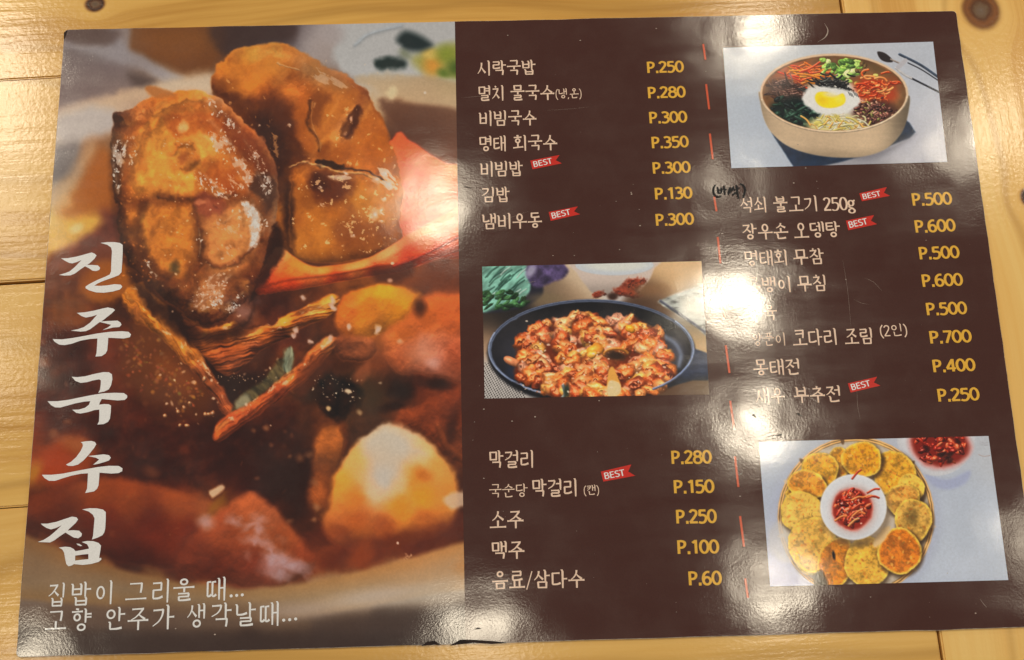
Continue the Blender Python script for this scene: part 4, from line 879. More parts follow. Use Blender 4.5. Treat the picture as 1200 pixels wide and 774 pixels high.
# ---------------------------------------------------------------- materials
def laminate_group():
    """matt-embossed laminate film: fine orange-peel relief, slow waviness, rubbed dull patches"""
    g = bpy.data.node_groups.new('laminate', 'ShaderNodeTree')
    g.interface.new_socket('Normal', in_out='OUTPUT', socket_type='NodeSocketVector')
    g.interface.new_socket('Roughness', in_out='OUTPUT', socket_type='NodeSocketFloat')
    g.interface.new_socket('Dust', in_out='OUTPUT', socket_type='NodeSocketFloat')
    out = g.nodes.new('NodeGroupOutput'); tc = g.nodes.new('ShaderNodeTexCoord')
    def noise(scale, detail=2, rough=.5, vec=None):
        n = N(g, 'ShaderNodeTexNoise', i_Scale=scale, i_Detail=detail, i_Roughness=rough)
        g.links.new(vec or tc.outputs['Object'], n.inputs['Vector']); return n.outputs['Fac']
    vo = N(g, 'ShaderNodeTexVoronoi', feature='SMOOTH_F1', i_Scale=1400.0); vo.inputs['Smoothness'].default_value = .9
    g.links.new(tc.outputs['Object'], vo.inputs['Vector'])
    peel = math_n(g, 'MULTIPLY_ADD', vo.outputs['Distance'], .55, noise(1050, 3, .65))
    b1 = N(g, 'ShaderNodeBump', i_Strength=1.0, i_Distance=PEEL); g.links.new(peel, b1.inputs['Height'])
    b2 = N(g, 'ShaderNodeBump', i_Strength=1.0, i_Distance=.00042); g.links.new(noise(26, 2, .4), b2.inputs['Height']); g.links.new(b1.outputs[0], b2.inputs['Normal'])
    g.links.new(b2.outputs[0], out.inputs['Normal'])
    mp = N(g, 'ShaderNodeMapping'); mp.inputs['Scale'].default_value = (9, 60, 1); mp.inputs['Rotation'].default_value = (0, 0, .25); g.links.new(tc.outputs['Object'], mp.inputs['Vector'])
    rub = noise(1.0, 4, .65, mp.outputs[0])
    rg = N(g, 'ShaderNodeMapRange'); rg.inputs['From Min'].default_value = .35; rg.inputs['From Max'].default_value = .75; rg.inputs['To Min'].default_value = .075; rg.inputs['To Max'].default_value = .15
    g.links.new(rub, rg.inputs['Value']); g.links.new(rg.outputs[0], out.inputs['Roughness'])
    d = N(g, 'ShaderNodeMapRange'); d.inputs['From Min'].default_value = .45; d.inputs['From Max'].default_value = .8; d.inputs['To Min'].default_value = 0; d.inputs['To Max'].default_value = .055
    g.links.new(noise(38, 5, .65), d.inputs['Value']); g.links.new(d.outputs[0], out.inputs['Dust'])
    return g
PEEL = .0000115
LAM = laminate_group()
def print_mat(name, rgb=None, attr=None, vary=.06, ink=1.0):
    m = bpy.data.materials.new(name); m.use_nodes = True; nt = m.node_tree; b = nt.nodes['Principled BSDF']
    g = nt.nodes.new('ShaderNodeGroup'); g.node_tree = LAM
    nt.links.new(g.outputs['Normal'], b.inputs['Normal']); nt.links.new(g.outputs['Roughness'], b.inputs['Roughness'])
    b.inputs['IOR'].default_value = 1.58
    if attr:
        a = N(nt, 'ShaderNodeAttribute', attribute_name=attr); src = a.outputs['Color']
    else:
        a = N(nt, 'ShaderNodeRGB'); a.outputs[0].default_value = rgba(rgb); src = a.outputs[0]
    tc = nt.nodes.new('ShaderNodeTexCoord')
    n = N(nt, 'ShaderNodeTexNoise', i_Scale=1400.0, i_Detail=2.0); nt.links.new(tc.outputs['Object'], n.inputs['Vector'])
    mr = N(nt, 'ShaderNodeMapRange'); mr.inputs['To Min'].default_value = 1 - vary * 2; mr.inputs['To Max'].default_value = 1 + vary * 2; nt.links.new(n.outputs['Fac'], mr.inputs['Value'])
    mx = N(nt, 'ShaderNodeMix', data_type='RGBA', blend_type='MULTIPLY'); mx.inputs[0].default_value = 1
    nt.links.new(src, mx.inputs[6]); nt.links.new(mr.outputs[0], mx.inputs[7])
    dm = N(nt, 'ShaderNodeMix', data_type='RGBA'); dm.inputs[7].default_value = rgba((168, 150, 140))
    nt.links.new(g.outputs['Dust'], dm.inputs[0]); nt.links.new(mx.outputs[2], dm.inputs[6]); nt.links.new(dm.outputs[2], b.inputs['Base Color'])
    return m
M_BROWN = print_mat('brown_print', (73, 37, 26), vary=.10)
M_CREAM = print_mat('cream_ink', (250, 218, 194))
M_GOLD = print_mat('gold_ink', (244, 188, 66))
M_RED = print_mat('red_ink', (216, 48, 34))
M_ORANGE = print_mat('orange_ink', (224, 92, 52))
M_WHITE = print_mat('white_ink', (246, 246, 246))
M_PHOTO = print_mat('photo_ink', attr='ink', vary=.03)
def plain_mat(name, rgb, rough=.6, vary=.15, scale=300):
    m = bpy.data.materials.new(name); m.use_nodes = True; nt = m.node_tree; b = nt.nodes['Principled BSDF']
    tc = nt.nodes.new('ShaderNodeTexCoord'); n = N(nt, 'ShaderNodeTexNoise', i_Scale=float(scale), i_Detail=4.0); nt.links.new(tc.outputs['Object'], n.inputs['Vector'])
    r = N(nt, 'ShaderNodeValToRGB'); c = np.array(rgb, float)
    r.color_ramp.elements[0].position = .3; r.color_ramp.elements[0].color = rgba(np.clip(c * (1 - vary), 2, 255)); r.color_ramp.elements[1].position = .7; r.color_ramp.elements[1].color = rgba(np.clip(c * (1 + vary), 2, 255))
    nt.links.new(n.outputs['Fac'], r.inputs[0]); nt.links.new(r.outputs[0], b.inputs['Base Color']); b.inputs['Roughness'].default_value = rough
    return m
M_CORE = plain_mat('card_core', (206, 196, 184), .8, .25, 500)
M_INK = plain_mat('marker_ink', (14, 13, 18), .7, .3)
M_SCUFF = plain_mat('scuffed_film', (176, 158, 146), .5, .2)
M_CHIP = plain_mat('torn_edge', (40, 28, 24), .9, .3)
M_GAP = plain_mat('gap_dark', (40, 24, 12), .9, .2)

def wood_mat(name, knots=(), seed=0.0, tone=(222, 176, 104), dark=(196, 142, 74), speck=1.0):
    """varnished pine; the board's length runs along local X; knots are (x, y, radius, dark)"""
    m = bpy.data.materials.new(name); m.use_nodes = True; nt = m.node_tree; b = nt.nodes['Principled BSDF']
    tc = nt.nodes.new('ShaderNodeTexCoord'); sp = nt.nodes.new('ShaderNodeSeparateXYZ'); nt.links.new(tc.outputs['Object'], sp.inputs[0])
    X, Y = sp.outputs[0], sp.outputs[1]
    # slow wander of the grain
    def nz(sx, sy, scale, detail=2, rough=.5, off=0.0, yy=None):
        cb = nt.nodes.new('ShaderNodeCombineXYZ')
        nt.links.new(math_n(nt, 'MULTIPLY', X, sx), cb.inputs[0]); nt.links.new(math_n(nt, 'MULTIPLY', yy or Y, sy), cb.inputs[1]); cb.inputs[2].default_value = seed + off
        n = N(nt, 'ShaderNodeTexNoise', i_Scale=float(scale), i_Detail=float(detail), i_Roughness=rough); nt.links.new(cb.outputs[0], n.inputs['Vector']); return n.outputs['Fac']
    psi = math_n(nt, 'MULTIPLY_ADD', nz(3, 6, 1, 2), .05, Y)
    kmask = []
    for kx, ky, kr, kd in knots:
        dx = math_n(nt, 'SUBTRACT', X, kx); dy = math_n(nt, 'SUBTRACT', Y, ky)
        wob = math_n(nt, 'MULTIPLY_ADD', nz(60, 60, 1, 2, .5, 9), .5, .75)
        d2 = math_n(nt, 'MULTIPLY', math_n(nt, 'ADD', math_n(nt, 'MULTIPLY', dx, math_n(nt, 'MULTIPLY', dx, .8)), math_n(nt, 'MULTIPLY', dy, dy)), wob)
        a2 = (kr * 2.1) ** 2
        psi = math_n(nt, 'SUBTRACT', psi, math_n(nt, 'DIVIDE', math_n(nt, 'MULTIPLY', dy, a2), math_n(nt, 'ADD', d2, kr * kr)))
        kmask.append((math_n(nt, 'DIVIDE', math_n(nt, 'SQRT', d2), kr), kd))
    rings = nz(.9, 30, 1, 3, .6, 3, psi)
    fib = nz(14, 420, 1, 3, .6, 5, psi)
    wide = nz(2, 9, 1, 2, .5, 7, psi)
    s = math_n(nt, 'ADD', math_n(nt, 'MULTIPLY', rings, .62), math_n(nt, 'ADD', math_n(nt, 'MULTIPLY', fib, .18), math_n(nt, 'MULTIPLY', wide, .3)))
    r = N(nt, 'ShaderNodeValToRGB'); e = r.color_ramp.elements
    e[0].position = .43; e[0].color = rgba(dark); e[1].position = .63; e[1].color = rgba(tone)
    e.new(.52).color = rgba(np.array(tone) * .5 + np.array(dark) * .5 + np.array([6, 6, 4]))
    # late-wood lines: thin dark contours of the same flow
    ph = math_n(nt, 'ADD', math_n(nt, 'MULTIPLY', psi, 46.0), math_n(nt, 'MULTIPLY', nz(4, 10, 1, 3, .5, 12), 2.4))
    tri = math_n(nt, 'PINGPONG', ph, 1.0)
    line = N(nt, 'ShaderNodeMapRange', interpolation_type='SMOOTHSTEP'); line.inputs['From Min'].default_value = .80; line.inputs['From Max'].default_value = 1.0; line.inputs['To Min'].default_value = 0; line.inputs['To Max'].default_value = .75
    nt.links.new(tri, line.inputs['Value'])
    mx = N(nt, 'ShaderNodeMix', data_type='RGBA'); mx.inputs[7].default_value = rgba(np.array(dark) * .86)
    nt.links.new(math_n(nt, 'MULTIPLY', line.outputs[0], nz(5, 30, 1, 2, .5, 20)), mx.inputs[0]); nt.links.new(s, r.inputs[0]); nt.links.new(r.outputs[0], mx.inputs[6])
    col = mx.outputs[2]
    for d, kd in kmask:
        kr_ = N(nt, 'ShaderNodeValToRGB'); q = kr_.color_ramp.elements
        q[0].position = 0; q[0].color = rgba((104, 84, 66) if kd else (120, 100, 84)); q[1].position = 1.0; q[1].color = rgba((186, 128, 60))
        q.new(.28).color = rgba((116, 88, 62)); q.new(.42).color = rgba((96, 56, 26)) ; q.new(.62).color = rgba((60, 34, 16) if kd else (140, 84, 36)); q.new(.80).color = rgba((128, 78, 34))
        sc_ = math_n(nt, 'ADD', math_n(nt, 'MULTIPLY', d, .72), math_n(nt, 'MULTIPLY_ADD', nz(180, 180, 1, 3, .6, 30), .36, -.18)); nt.links.new(sc_, kr_.inputs[0])
        km = N(nt, 'ShaderNodeMapRange', interpolation_type='SMOOTHSTEP'); km.inputs['From Min'].default_value = 1.0; km.inputs['From Max'].default_value = 1.5; km.inputs['To Min'].default_value = 1; km.inputs['To Max'].default_value = 0
        nt.links.new(d, km.inputs['Value'])
        mk = N(nt, 'ShaderNodeMix', data_type='RGBA'); nt.links.new(km.outputs[0], mk.inputs[0]); nt.links.new(col, mk.inputs[6]); nt.links.new(kr_.outputs[0], mk.inputs[7]); col = mk.outputs[2]
    nt.links.new(col, b.inputs['Base Color'])
    # brushed varnish: ridges along the grain, fine orange peel
    h = math_n(nt, 'ADD', math_n(nt, 'MULTIPLY', nz(16, 260, 1, 3, .55, 40), 1.0), math_n(nt, 'MULTIPLY', nz(520, 640, 1, 2, .5, 41), .40 * speck))
    bp = N(nt, 'ShaderNodeBump', i_Strength=1.0, i_Distance=.00010); nt.links.new(h, bp.inputs['Height'])
    nt.links.new(bp.outputs[0], b.inputs['Normal'])
    b.inputs['Roughness'].default_value = .16; b.inputs['IOR'].default_value = 1.5
    return m
# ---------------------------------------------------------------- table top: planks with real gaps
top = bpy.data.objects.new('table_top', None); COL.objects.link(top)
tag(top, 'varnished knotty pine table top of butted planks under the menu', None, None, 'structure')
# seam directions measured on the table (turned a little against the menu)
sv = (pix(1105, 774, 0) - pix(985, 0, 0)); sv.z = 0
TA = math.atan2(sv.y, sv.x) + math.pi / 2            # turn of the table about Z
RT = Matrix.Rotation(TA, 4, 'Z')
def tloc(px, py): return RT.inverted() @ pix(px, py, 0)
sx = (tloc(985, 0).x + tloc(1105, 774).x) / 2        # seam between the long planks and the cross plank
s1, s2, s3 = tloc(34, 92.5).y, tloc(25, 331).y, tloc(15, 595).y
pitch = ((s1 - s2) + (s2 - s3)) / 2
ys = [s1 + 2 * pitch, s1 + pitch, s1, s2, s3, s3 - pitch, s3 - 2 * pitch]
top.rotation_euler = (0, 0, TA)
PT = 0.022
def plank(name, x0, x1, y0, y1, mat, turn=False):
    cx, cy = (x0 + x1) / 2, (y0 + y1) / 2
    lx, ly = ((y1 - y0), (x1 - x0)) if turn else ((x1 - x0), (y1 - y0))
    bm = bmesh.new(); bmesh.ops.create_cube(bm, size=1)
    for v in bm.verts: v.co = Vector((v.co.x * lx, v.co.y * ly, v.co.z * PT - PT / 2))
    bmesh.ops.bevel(bm, geom=bm.edges[:], offset=.0007, segments=2, affect='EDGES')
    me = bpy.data.meshes.new(name); bm.to_mesh(me); bm.free(); me.materials.append(mat)
    o = bpy.data.objects.new(name, me); COL.objects.link(o); o.parent = top; o.location = (cx, cy, 0)
    if turn: o.rotation_euler = (0, 0, math.pi / 2)
    return o, (cx, cy)
def klocal(px, py, c, turn=False):
    q = tloc(px, py); dx, dy = q.x - c[0], q.y - c[1]
    return (dy, -dx) if turn else (dx, dy)
GAPS = [.0002, .0002, .0007, .00022, .0003, .0003]
XL = sx - .92
for i in range(6):
    y1, y0 = ys[i] - (GAPS[i - 1] if i else 0), ys[i + 1] + GAPS[i]
    c = ((XL + sx) / 2, (y0 + y1) / 2)
    kn = []
    if i == 1: kn = [klocal(112, 5, c) + (.0036, True)]
    if i == 4: kn = [klocal(-420, 690, c) + (.006, True)]
    tone = [(240, 194, 108), (238, 190, 102), (240, 196, 112), (238, 192, 106), (240, 194, 110), (238, 190, 104)][i]
    plank('plank', XL, sx - .0006, y0, y1, wood_mat('pine_%d' % i, kn, 3.7 * i + 1, tone, (204, 150, 68)))
wr = pitch * 1.55
for j in range(2):
    x0, x1 = sx + .0006 + j * wr, sx + (j + 1) * wr - .0004
    y0, y1 = ys[-1], ys[0]
    c = ((x0 + x1) / 2, (y0 + y1) / 2)
    kn = [klocal(1150, 12, c, True) + (.0075, False), klocal(1206, 231, c, True) + (.0036, True)] if j == 0 else []
    plank('cross_plank', x0, x1, y0, y1, wood_mat('pine_cross_%d' % j, kn, 31.0 + 9 * j, (250, 208, 126), (226, 170, 86)), True)
bm = bmesh.new(); bmesh.ops.create_cube(bm, size=1)
for v in bm.verts: v.co = Vector((XL + .01 if v.co.x < 0 else sx + 2 * wr - .01, ys[-1] + .01 if v.co.y < 0 else ys[0] - .01, -.004 if v.co.z > 0 else -PT - .012))
me = bpy.data.meshes.new('underframe'); bm.to_mesh(me); bm.free(); me.materials.append(M_GAP)
uf = bpy.data.objects.new('underframe', me); COL.objects.link(uf); uf.parent = top

# ---------------------------------------------------------------- the menu: every print lies in the menu's own frame
menu = bpy.data.objects.new('menu', None); COL.objects.link(menu)
tag(menu, 'laminated brown restaurant menu with food pictures and Korean dish names lying on the table', 'menu')
LAY = .00005                                         # one layer of print above the card
def mp(px, py, z=ZT): p = pix(px, py, ZT); return Vector((p.x, p.y, z))

def outline(w, h, r, n=8):
    pts = []
    for cx, cy, a0 in ((w / 2 - r, h / 2 - r, 0), (-w / 2 + r, h / 2 - r, 90), (-w / 2 + r, -h / 2 + r, 180), (w / 2 - r, -h / 2 + r, 270)):
        for k in range(n + 1):
            a = math.radians(a0 + 90 * k / n); pts.append((cx + r * math.cos(a), cy + r * math.sin(a)))
    return pts
bm = bmesh.new()
OUT = outline(MENU_W, MENU_H, .0018)
# subdivide the long sides so that the card edge can be a little uneven
rngb = random.Random(4); P2 = []
for i in range(len(OUT)):
    a, b2 = Vector(OUT[i]), Vector(OUT[(i + 1) % len(OUT)]); P2.append(a)
    if (b2 - a).length > .02:
        for k in range(1, 40):
            q = a.lerp(b2, k / 40); nrm = Vector((q.y - a.y, a.x - q.x)).normalized(); P2.append(q + nrm * rngb.gauss(0, .00009))
lo = [bm.verts.new((p.x, p.y, .00015)) for p in P2]
hi = [bm.verts.new((p.x, p.y, ZT - .00012)) for p in P2]
tp = [bm.verts.new((p.x - .00012 * (1 if p.x > 0 else -1), p.y - .00012 * (1 if p.y > 0 else -1), ZT)) for p in P2]
n = len(P2)
bm.faces.new(tp)
bm.faces.new(lo[::-1])
side = [bm.faces.new((lo[i], lo[(i + 1) % n], hi[(i + 1) % n], hi[i])) for i in range(n)]
for i in range(n): side.append(bm.faces.new((hi[i], hi[(i + 1) % n], tp[(i + 1) % n], tp[i])))
for f in side: f.material_index = 1
me = bpy.data.meshes.new('card'); bm.to_mesh(me); bm.free(); me.materials.append(M_BROWN); me.materials.append(M_CORE)
card = bpy.data.objects.new('card', me); COL.objects.link(card); card.parent = menu
card['label'] = 'brown printed card with pale core showing at its edge'

def photo_sheet(name, quad, step, painter, label, layer=1, inset=None, gain=1.14):
    """a printed picture: a fine sheet laid on the card between four photo pixels (tl, tr, br, bl)"""
    c = [mp(*q) for q in quad]
    w_ = ((c[1] - c[0]).length + (c[2] - c[3]).length) / 2; h_ = ((c[3] - c[0]).length + (c[2] - c[1]).length) / 2
    nx, ny = int(w_ / step) + 1, int(h_ / step) + 1
    u, v = np.meshgrid(np.linspace(0, 1, nx), np.linspace(0, 1, ny))
    q = [np.array([p.x, p.y]) for p in c]
    pos = (q[0] * (1 - u[..., None]) + q[1] * u[..., None]) * (1 - v[..., None]) + (q[3] * (1 - u[..., None]) + q[2] * u[..., None]) * v[..., None]
    if inset is not None: pos = inset(pos)
    # photo pixel under each vertex
    R = np.array(CAM_R); rel = np.concatenate([pos, np.full(pos.shape[:2] + (1,), ZT)], -1) - np.array(CAM_T)
    cc = rel @ R
    P = Print(PW / 2 + F_PX * cc[..., 0] / -cc[..., 2], PH / 2 - F_PX * cc[..., 1] / -cc[..., 2])
    painter(P)
    me = bpy.data.meshes.new(name)
    nv = nx * ny; co = np.concatenate([pos, np.full(pos.shape[:2] + (1,), ZT + LAY * layer)], -1).reshape(-1, 3).astype(np.float32)
    i0 = (np.arange(ny - 1)[:, None] * nx + np.arange(nx - 1)[None]).reshape(-1)
    fc = np.stack([i0, i0 + nx, i0 + nx + 1, i0 + 1], 1).astype(np.int32)
    me.vertices.add(nv); me.vertices.foreach_set('co', co.reshape(-1))
    me.loops.add(len(fc) * 4); me.loops.foreach_set('vertex_index', fc.reshape(-1))
    me.polygons.add(len(fc)); me.polygons.foreach_set('loop_start', np.arange(0, len(fc) * 4, 4, dtype=np.int32)); me.polygons.foreach_set('loop_total', np.full(len(fc), 4, np.int32))
    me.update(calc_edges=True)
    at = me.color_attributes.new('ink', 'FLOAT_COLOR', 'POINT')
    colr = np.ones((nv, 4), np.float32); colr[:, :3] = lin(np.clip(P.C, 0.004, 1) * 1.0).reshape(-1, 3) * gain
    at.data.foreach_set('color', colr.reshape(-1))
    me.materials.append(M_PHOTO)
    o = bpy.data.objects.new(name, me); COL.objects.link(o); o.parent = menu; o['label'] = label
    return o
hw, hh = MENU_W / 2 - .00016, MENU_H / 2 - .00016
def fit_left(pos):
    """keep the big print on the card: flush with its left edge and rounded corners"""
    x, y = pos[..., 0], pos[..., 1]
    u = (x - x[:, :1]) / (x[:, -1:] - x[:, :1]); v = (y - y[:1]) / (y[-1:] - y[:1])
    xr = x[:, -1:]; yy = hh + (-hh - hh) * v
    r = .0018
    cut = np.where(np.abs(yy) > hh - r, r - np.sqrt(np.clip(r * r - (np.abs(yy) - hh + r) ** 2, 0, None)), 0)
    xl = -hw + cut
    return np.stack([xl + (xr - xl) * u, yy], -1)
photo_sheet('food_photo', [(75, 35), (533, 25.5), (545.5, 756), (19, 770)], .00027, paint_stew, 'large picture of braised fish pieces and carrot in a stew', 1, fit_left, .88)
photo_sheet('food_photo', [(847.3, 56.3), (1093.4, 49.2), (1110, 190), (857, 197.3)], .00022, paint_bibim, 'small picture of a bowl of mixed rice with egg')
photo_sheet('food_photo', [(565, 312.8), (822, 306.3), (831, 462.5), (568, 467.3)], .00022, paint_pan, 'small picture of stir-fried pork in a black pan')
photo_sheet('food_photo', [(889, 518), (1158.3, 511.2), (1181.5, 680), (902.5, 687.5)], .00022, paint_jeon, 'small picture of round pancakes in a basket')

# ---------------------------------------------------------------- lettering: brush ribbons laid on the card
class Ink:
    def __init__(s): s.v, s.f, s.k = [], [], 0
    def ribbon(s, pts, widths, fr, closed=False):
        """pts in the glyph frame; fr maps (x, y) to the card; every stroke lies a hair above the last"""
        p = np.array(pts, float); n = len(p); w = np.broadcast_to(np.array(widths, float), (n,))
        if closed: t = np.roll(p, -1, 0) - np.roll(p, 1, 0)
        else:
            t = np.empty_like(p); t[1:-1] = p[2:] - p[:-2]; t[0] = p[1] - p[0]; t[-1] = p[-1] - p[-2]
        t /= np.maximum(np.linalg.norm(t, axis=1), 1e-9)[:, None]
        nr = np.stack([-t[:, 1], t[:, 0]], 1)
        z = ZT + LAY * 3 + 4e-6 * (s.k % 14); s.k += 1
        b = len(s.v)
        for i in range(n):
            for sg in (1, -1):
                q = fr(*(p[i] + sg * nr[i] * w[i] / 2)); s.v.append((q.x, q.y, z))
        m = n if closed else n - 1
        for i in range(m):
            j = (i + 1) % n; s.f.append((b + 2 * i, b + 2 * i + 1, b + 2 * j + 1, b + 2 * j))
    def obj(s, name, mat, parent=None):
        if not s.v: return None
        me = bpy.data.meshes.new(name); me.from_pydata(s.v, [], s.f); me.update()
        bm = bmesh.new(); bm.from_mesh(me); bmesh.ops.recalc_face_normals(bm, faces=bm.faces)
        for f in bm.faces:
            if f.normal.z < 0: f.normal_flip()
        bm.to_mesh(me); bm.free(); me.materials.append(mat)
        o = bpy.data.objects.new(name, me); COL.objects.link(o); o.parent = parent or menu
        return o

def arc(cx, cy, rx, ry, a0, a1, n=12): return [(cx + rx * math.cos(math.radians(a0 + (a1 - a0) * k / n)), cy + ry * math.sin(math.radians(a0 + (a1 - a0) * k / n))) for k in range(n + 1)]
def curve(pts, n=5): return [tuple(q) for q in spline(pts, False, n)]
# letter strokes: kind, points.  h thin level, v thick upright with a beak, l falls left, r falls right, o ring, t short tick
def jamo(c, form):
    H, V, L_, R_, O, T = 'h', 'v', 'l', 'r', 'o', 't'
    if c == 'ㄱ':
        if form == 'side': return [(H, [(.04, .90), (.86, .93)]), (L_, [(.84, .95), (.78, .62), (.52, .28), (.02, .0)])]
        return [(H, [(.06, .92), (.90, .94)]), ('s', [(.88, .98), (.87, .5), (.82, .02)])]
    if c == 'ㄴ': return [(V, [(.12, 1), (.12, .10)]), (H, [(.10, .09), (.6, .10), (1.0, .22)])]
    if c == 'ㄷ': return [(H, [(.06, .92), (.92, .94)]), ('s', [(.12, .94), (.12, .08)]), (H, [(.10, .08), (.6, .09), (1.02, .18)])]
    if c == 'ㄹ': return [(H, [(.06, .95), (.88, .97)]), ('s', [(.86, .98), (.86, .54)]), (H, [(.10, .54), (.88, .56)]), ('s', [(.12, .56), (.12, .06)]), (H, [(.10, .05), (.6, .06), (1.02, .16)])]
    if c == 'ㅁ': return [('s', [(.10, 1), (.14, .0)]), (H, [(.08, .93), (.90, .95)]), ('s', [(.88, .99), (.87, .0)]), (H, [(.12, .06), (.88, .08)])]
    if c == 'ㅂ': return [(V, [(.12, 1), (.12, .0)]), (V, [(.88, 1), (.88, .0)]), (H, [(.12, .52), (.88, .54)]), (H, [(.12, .06), (.88, .07)])]
    if c == 'ㅅ': return [(L_, [(.52, 1.02), (.48, .66), (.28, .28), (.0, .0)]), (R_, [(.46, .62), (.70, .34), (1.0, .06)])]
    if c == 'ㅇ': return [(O, None)]
    if c == 'ㅈ': return [(H, [(.06, .92), (.90, .95)]), (L_, [(.84, .95), (.62, .58), (.34, .24), (.0, .0)]), (R_, [(.50, .52), (.72, .28), (1.0, .04)])]
    if c == 'ㅊ': return [(T, [(.40, 1.02), (.56, .90)]), (H, [(.08, .76), (.90, .79)]), (L_, [(.82, .78), (.62, .48), (.34, .20), (.0, .0)]), (R_, [(.50, .44), (.72, .24), (1.0, .03)])]
    if c == 'ㅋ': return jamo('ㄱ', form) + [(H, [(.10, .52), (.78, .56)])]
    if c == 'ㅌ': return [(H, [(.06, .94), (.92, .96)]), (H, [(.12, .52), (.86, .54)]), ('s', [(.12, .95), (.12, .07)]), (H, [(.10, .06), (.6, .07), (1.02, .16)])]
    if c == 'ㅍ': return [(H, [(.05, .92), (.94, .94)]), ('s', [(.30, .92), (.33, .08)]), ('s', [(.70, .92), (.67, .08)]), (H, [(.0, .07), (1.0, .10)])]
    if c == 'ㅎ': return [(T, [(.36, 1.03), (.62, .97)]), (H, [(.02, .78), (.98, .81)]), ('O', None)]
    if c == 'ㄸ': return [(k, [(x * .46, y) for x, y in p]) for k, p in jamo('ㄷ', form)] + [(k, [(x * .46 + .52, y) for x, y in p]) for k, p in jamo('ㄷ', form)]
    raise KeyError(c)
VOW_V = {'ㅏ': ([(.30, 1, 0)], [(.30, 1.0, .50)]), 'ㅑ': ([(.30, 1, 0)], [(.30, 1.0, .62), (.30, 1.0, .40)]), 'ㅓ': ([(.72, 1, 0)], [(-.06, .72, .56)]), 'ㅕ': ([(.72, 1, 0)], [(-.06, .72, .68), (-.06, .72, .44)]),
         'ㅣ': ([(.62, 1, 0)], []), 'ㅐ': ([(.22, .96, .05), (.80, 1, 0)], [(.22, .80, .54)]), 'ㅔ': ([(.32, .96, .05), (.84, 1, 0)], [(-.16, .32, .56)])}
INI = 'ㄱㄲㄴㄷㄸㄹㅁㅂㅃㅅㅆㅇㅈㅉㅊㅋㅌㅍㅎ'; MED = 'ㅏㅐㅑㅒㅓㅔㅕㅖㅗㅘㅙㅚㅛㅜㅝㅞㅟㅠㅡㅢㅣ'; FIN = ' ㄱㄲㄳㄴㄵㄶㄷㄹㄺㄻㄼㄽㄾㄿㅀㅁㅂㅄㅅㅆㅇㅈㅊㅋㅌㅍㅎ'
def draw_jamo(ink, strokes, box, fr, wv, wh):
    x0, y0, x1, y1 = box
    def M(p): return (x0 + (x1 - x0) * p[0], y0 + (y1 - y0) * p[1])
    for k, pts in strokes:
        if k in 'oO':
            cx, cy, rx, ry = (x0 + x1) / 2, (y0 + y1) / 2, (x1 - x0) / 2 * .78, (y1 - y0) / 2 * .96
            if k == 'O': cy = y0 + (y1 - y0) * .34; ry = (y1 - y0) * .33; rx = (x1 - x0) * .32
            rx = min(rx, ry * 1.25)
            a = [math.radians(360 * i / 22) for i in range(22)]
            ink.ribbon([(cx + (rx - wh / 2) * math.cos(t), cy + (ry - wh / 2) * math.sin(t)) for t in a], [wh + (wv - wh) * .75 * abs(math.cos(t)) for t in a], fr, True); continue
        p = [M(q) for q in pts]
        if len(p) > 2: p = curve(p, 4)
        n = len(p); t = np.linspace(0, 1, n)
        if k == 'h':
            # slight beak at the start, small swell at the end
            a, b = p[0], p[-1]; L = math.hypot(b[0] - a[0], b[1] - a[1])
            if n == 2: p = [a, (a[0] + (b[0] - a[0]) * .12, a[1] + (b[1] - a[1]) * .12), (a[0] + (b[0] - a[0]) * .85, a[1] + (b[1] - a[1]) * .85), b]; ink.ribbon(p, [wh * 1.15, wh * .9, wh, wh * 1.35], fr)
            else: ink.ribbon(p, wh * (.95 + .45 * t), fr)
        elif k == 'v':
            a, b = p[0], p[-1]
            ink.ribbon([(a[0] - wv * .95, a[1] + .0), (a[0] - wv * .25, a[1] - wv * .18), (a[0], a[1] - wv * .8), (a[0] + (b[0] - a[0]) * .6, a[1] + (b[1] - a[1]) * .6), b], [wv * .22, wv * .85, wv * 1.05, wv * .98, wv * .78], fr)
        elif k == 's': ink.ribbon(p, wv * (1.0 - .12 * t), fr)
        elif k == 'l': ink.ribbon(p, wv * (1.0 - .62 * t), fr)
        elif k == 'r': ink.ribbon(p, wv * (.45 + .62 * t), fr)
        elif k == 't': ink.ribbon(p, [wv * .7, wv * 1.0], fr)
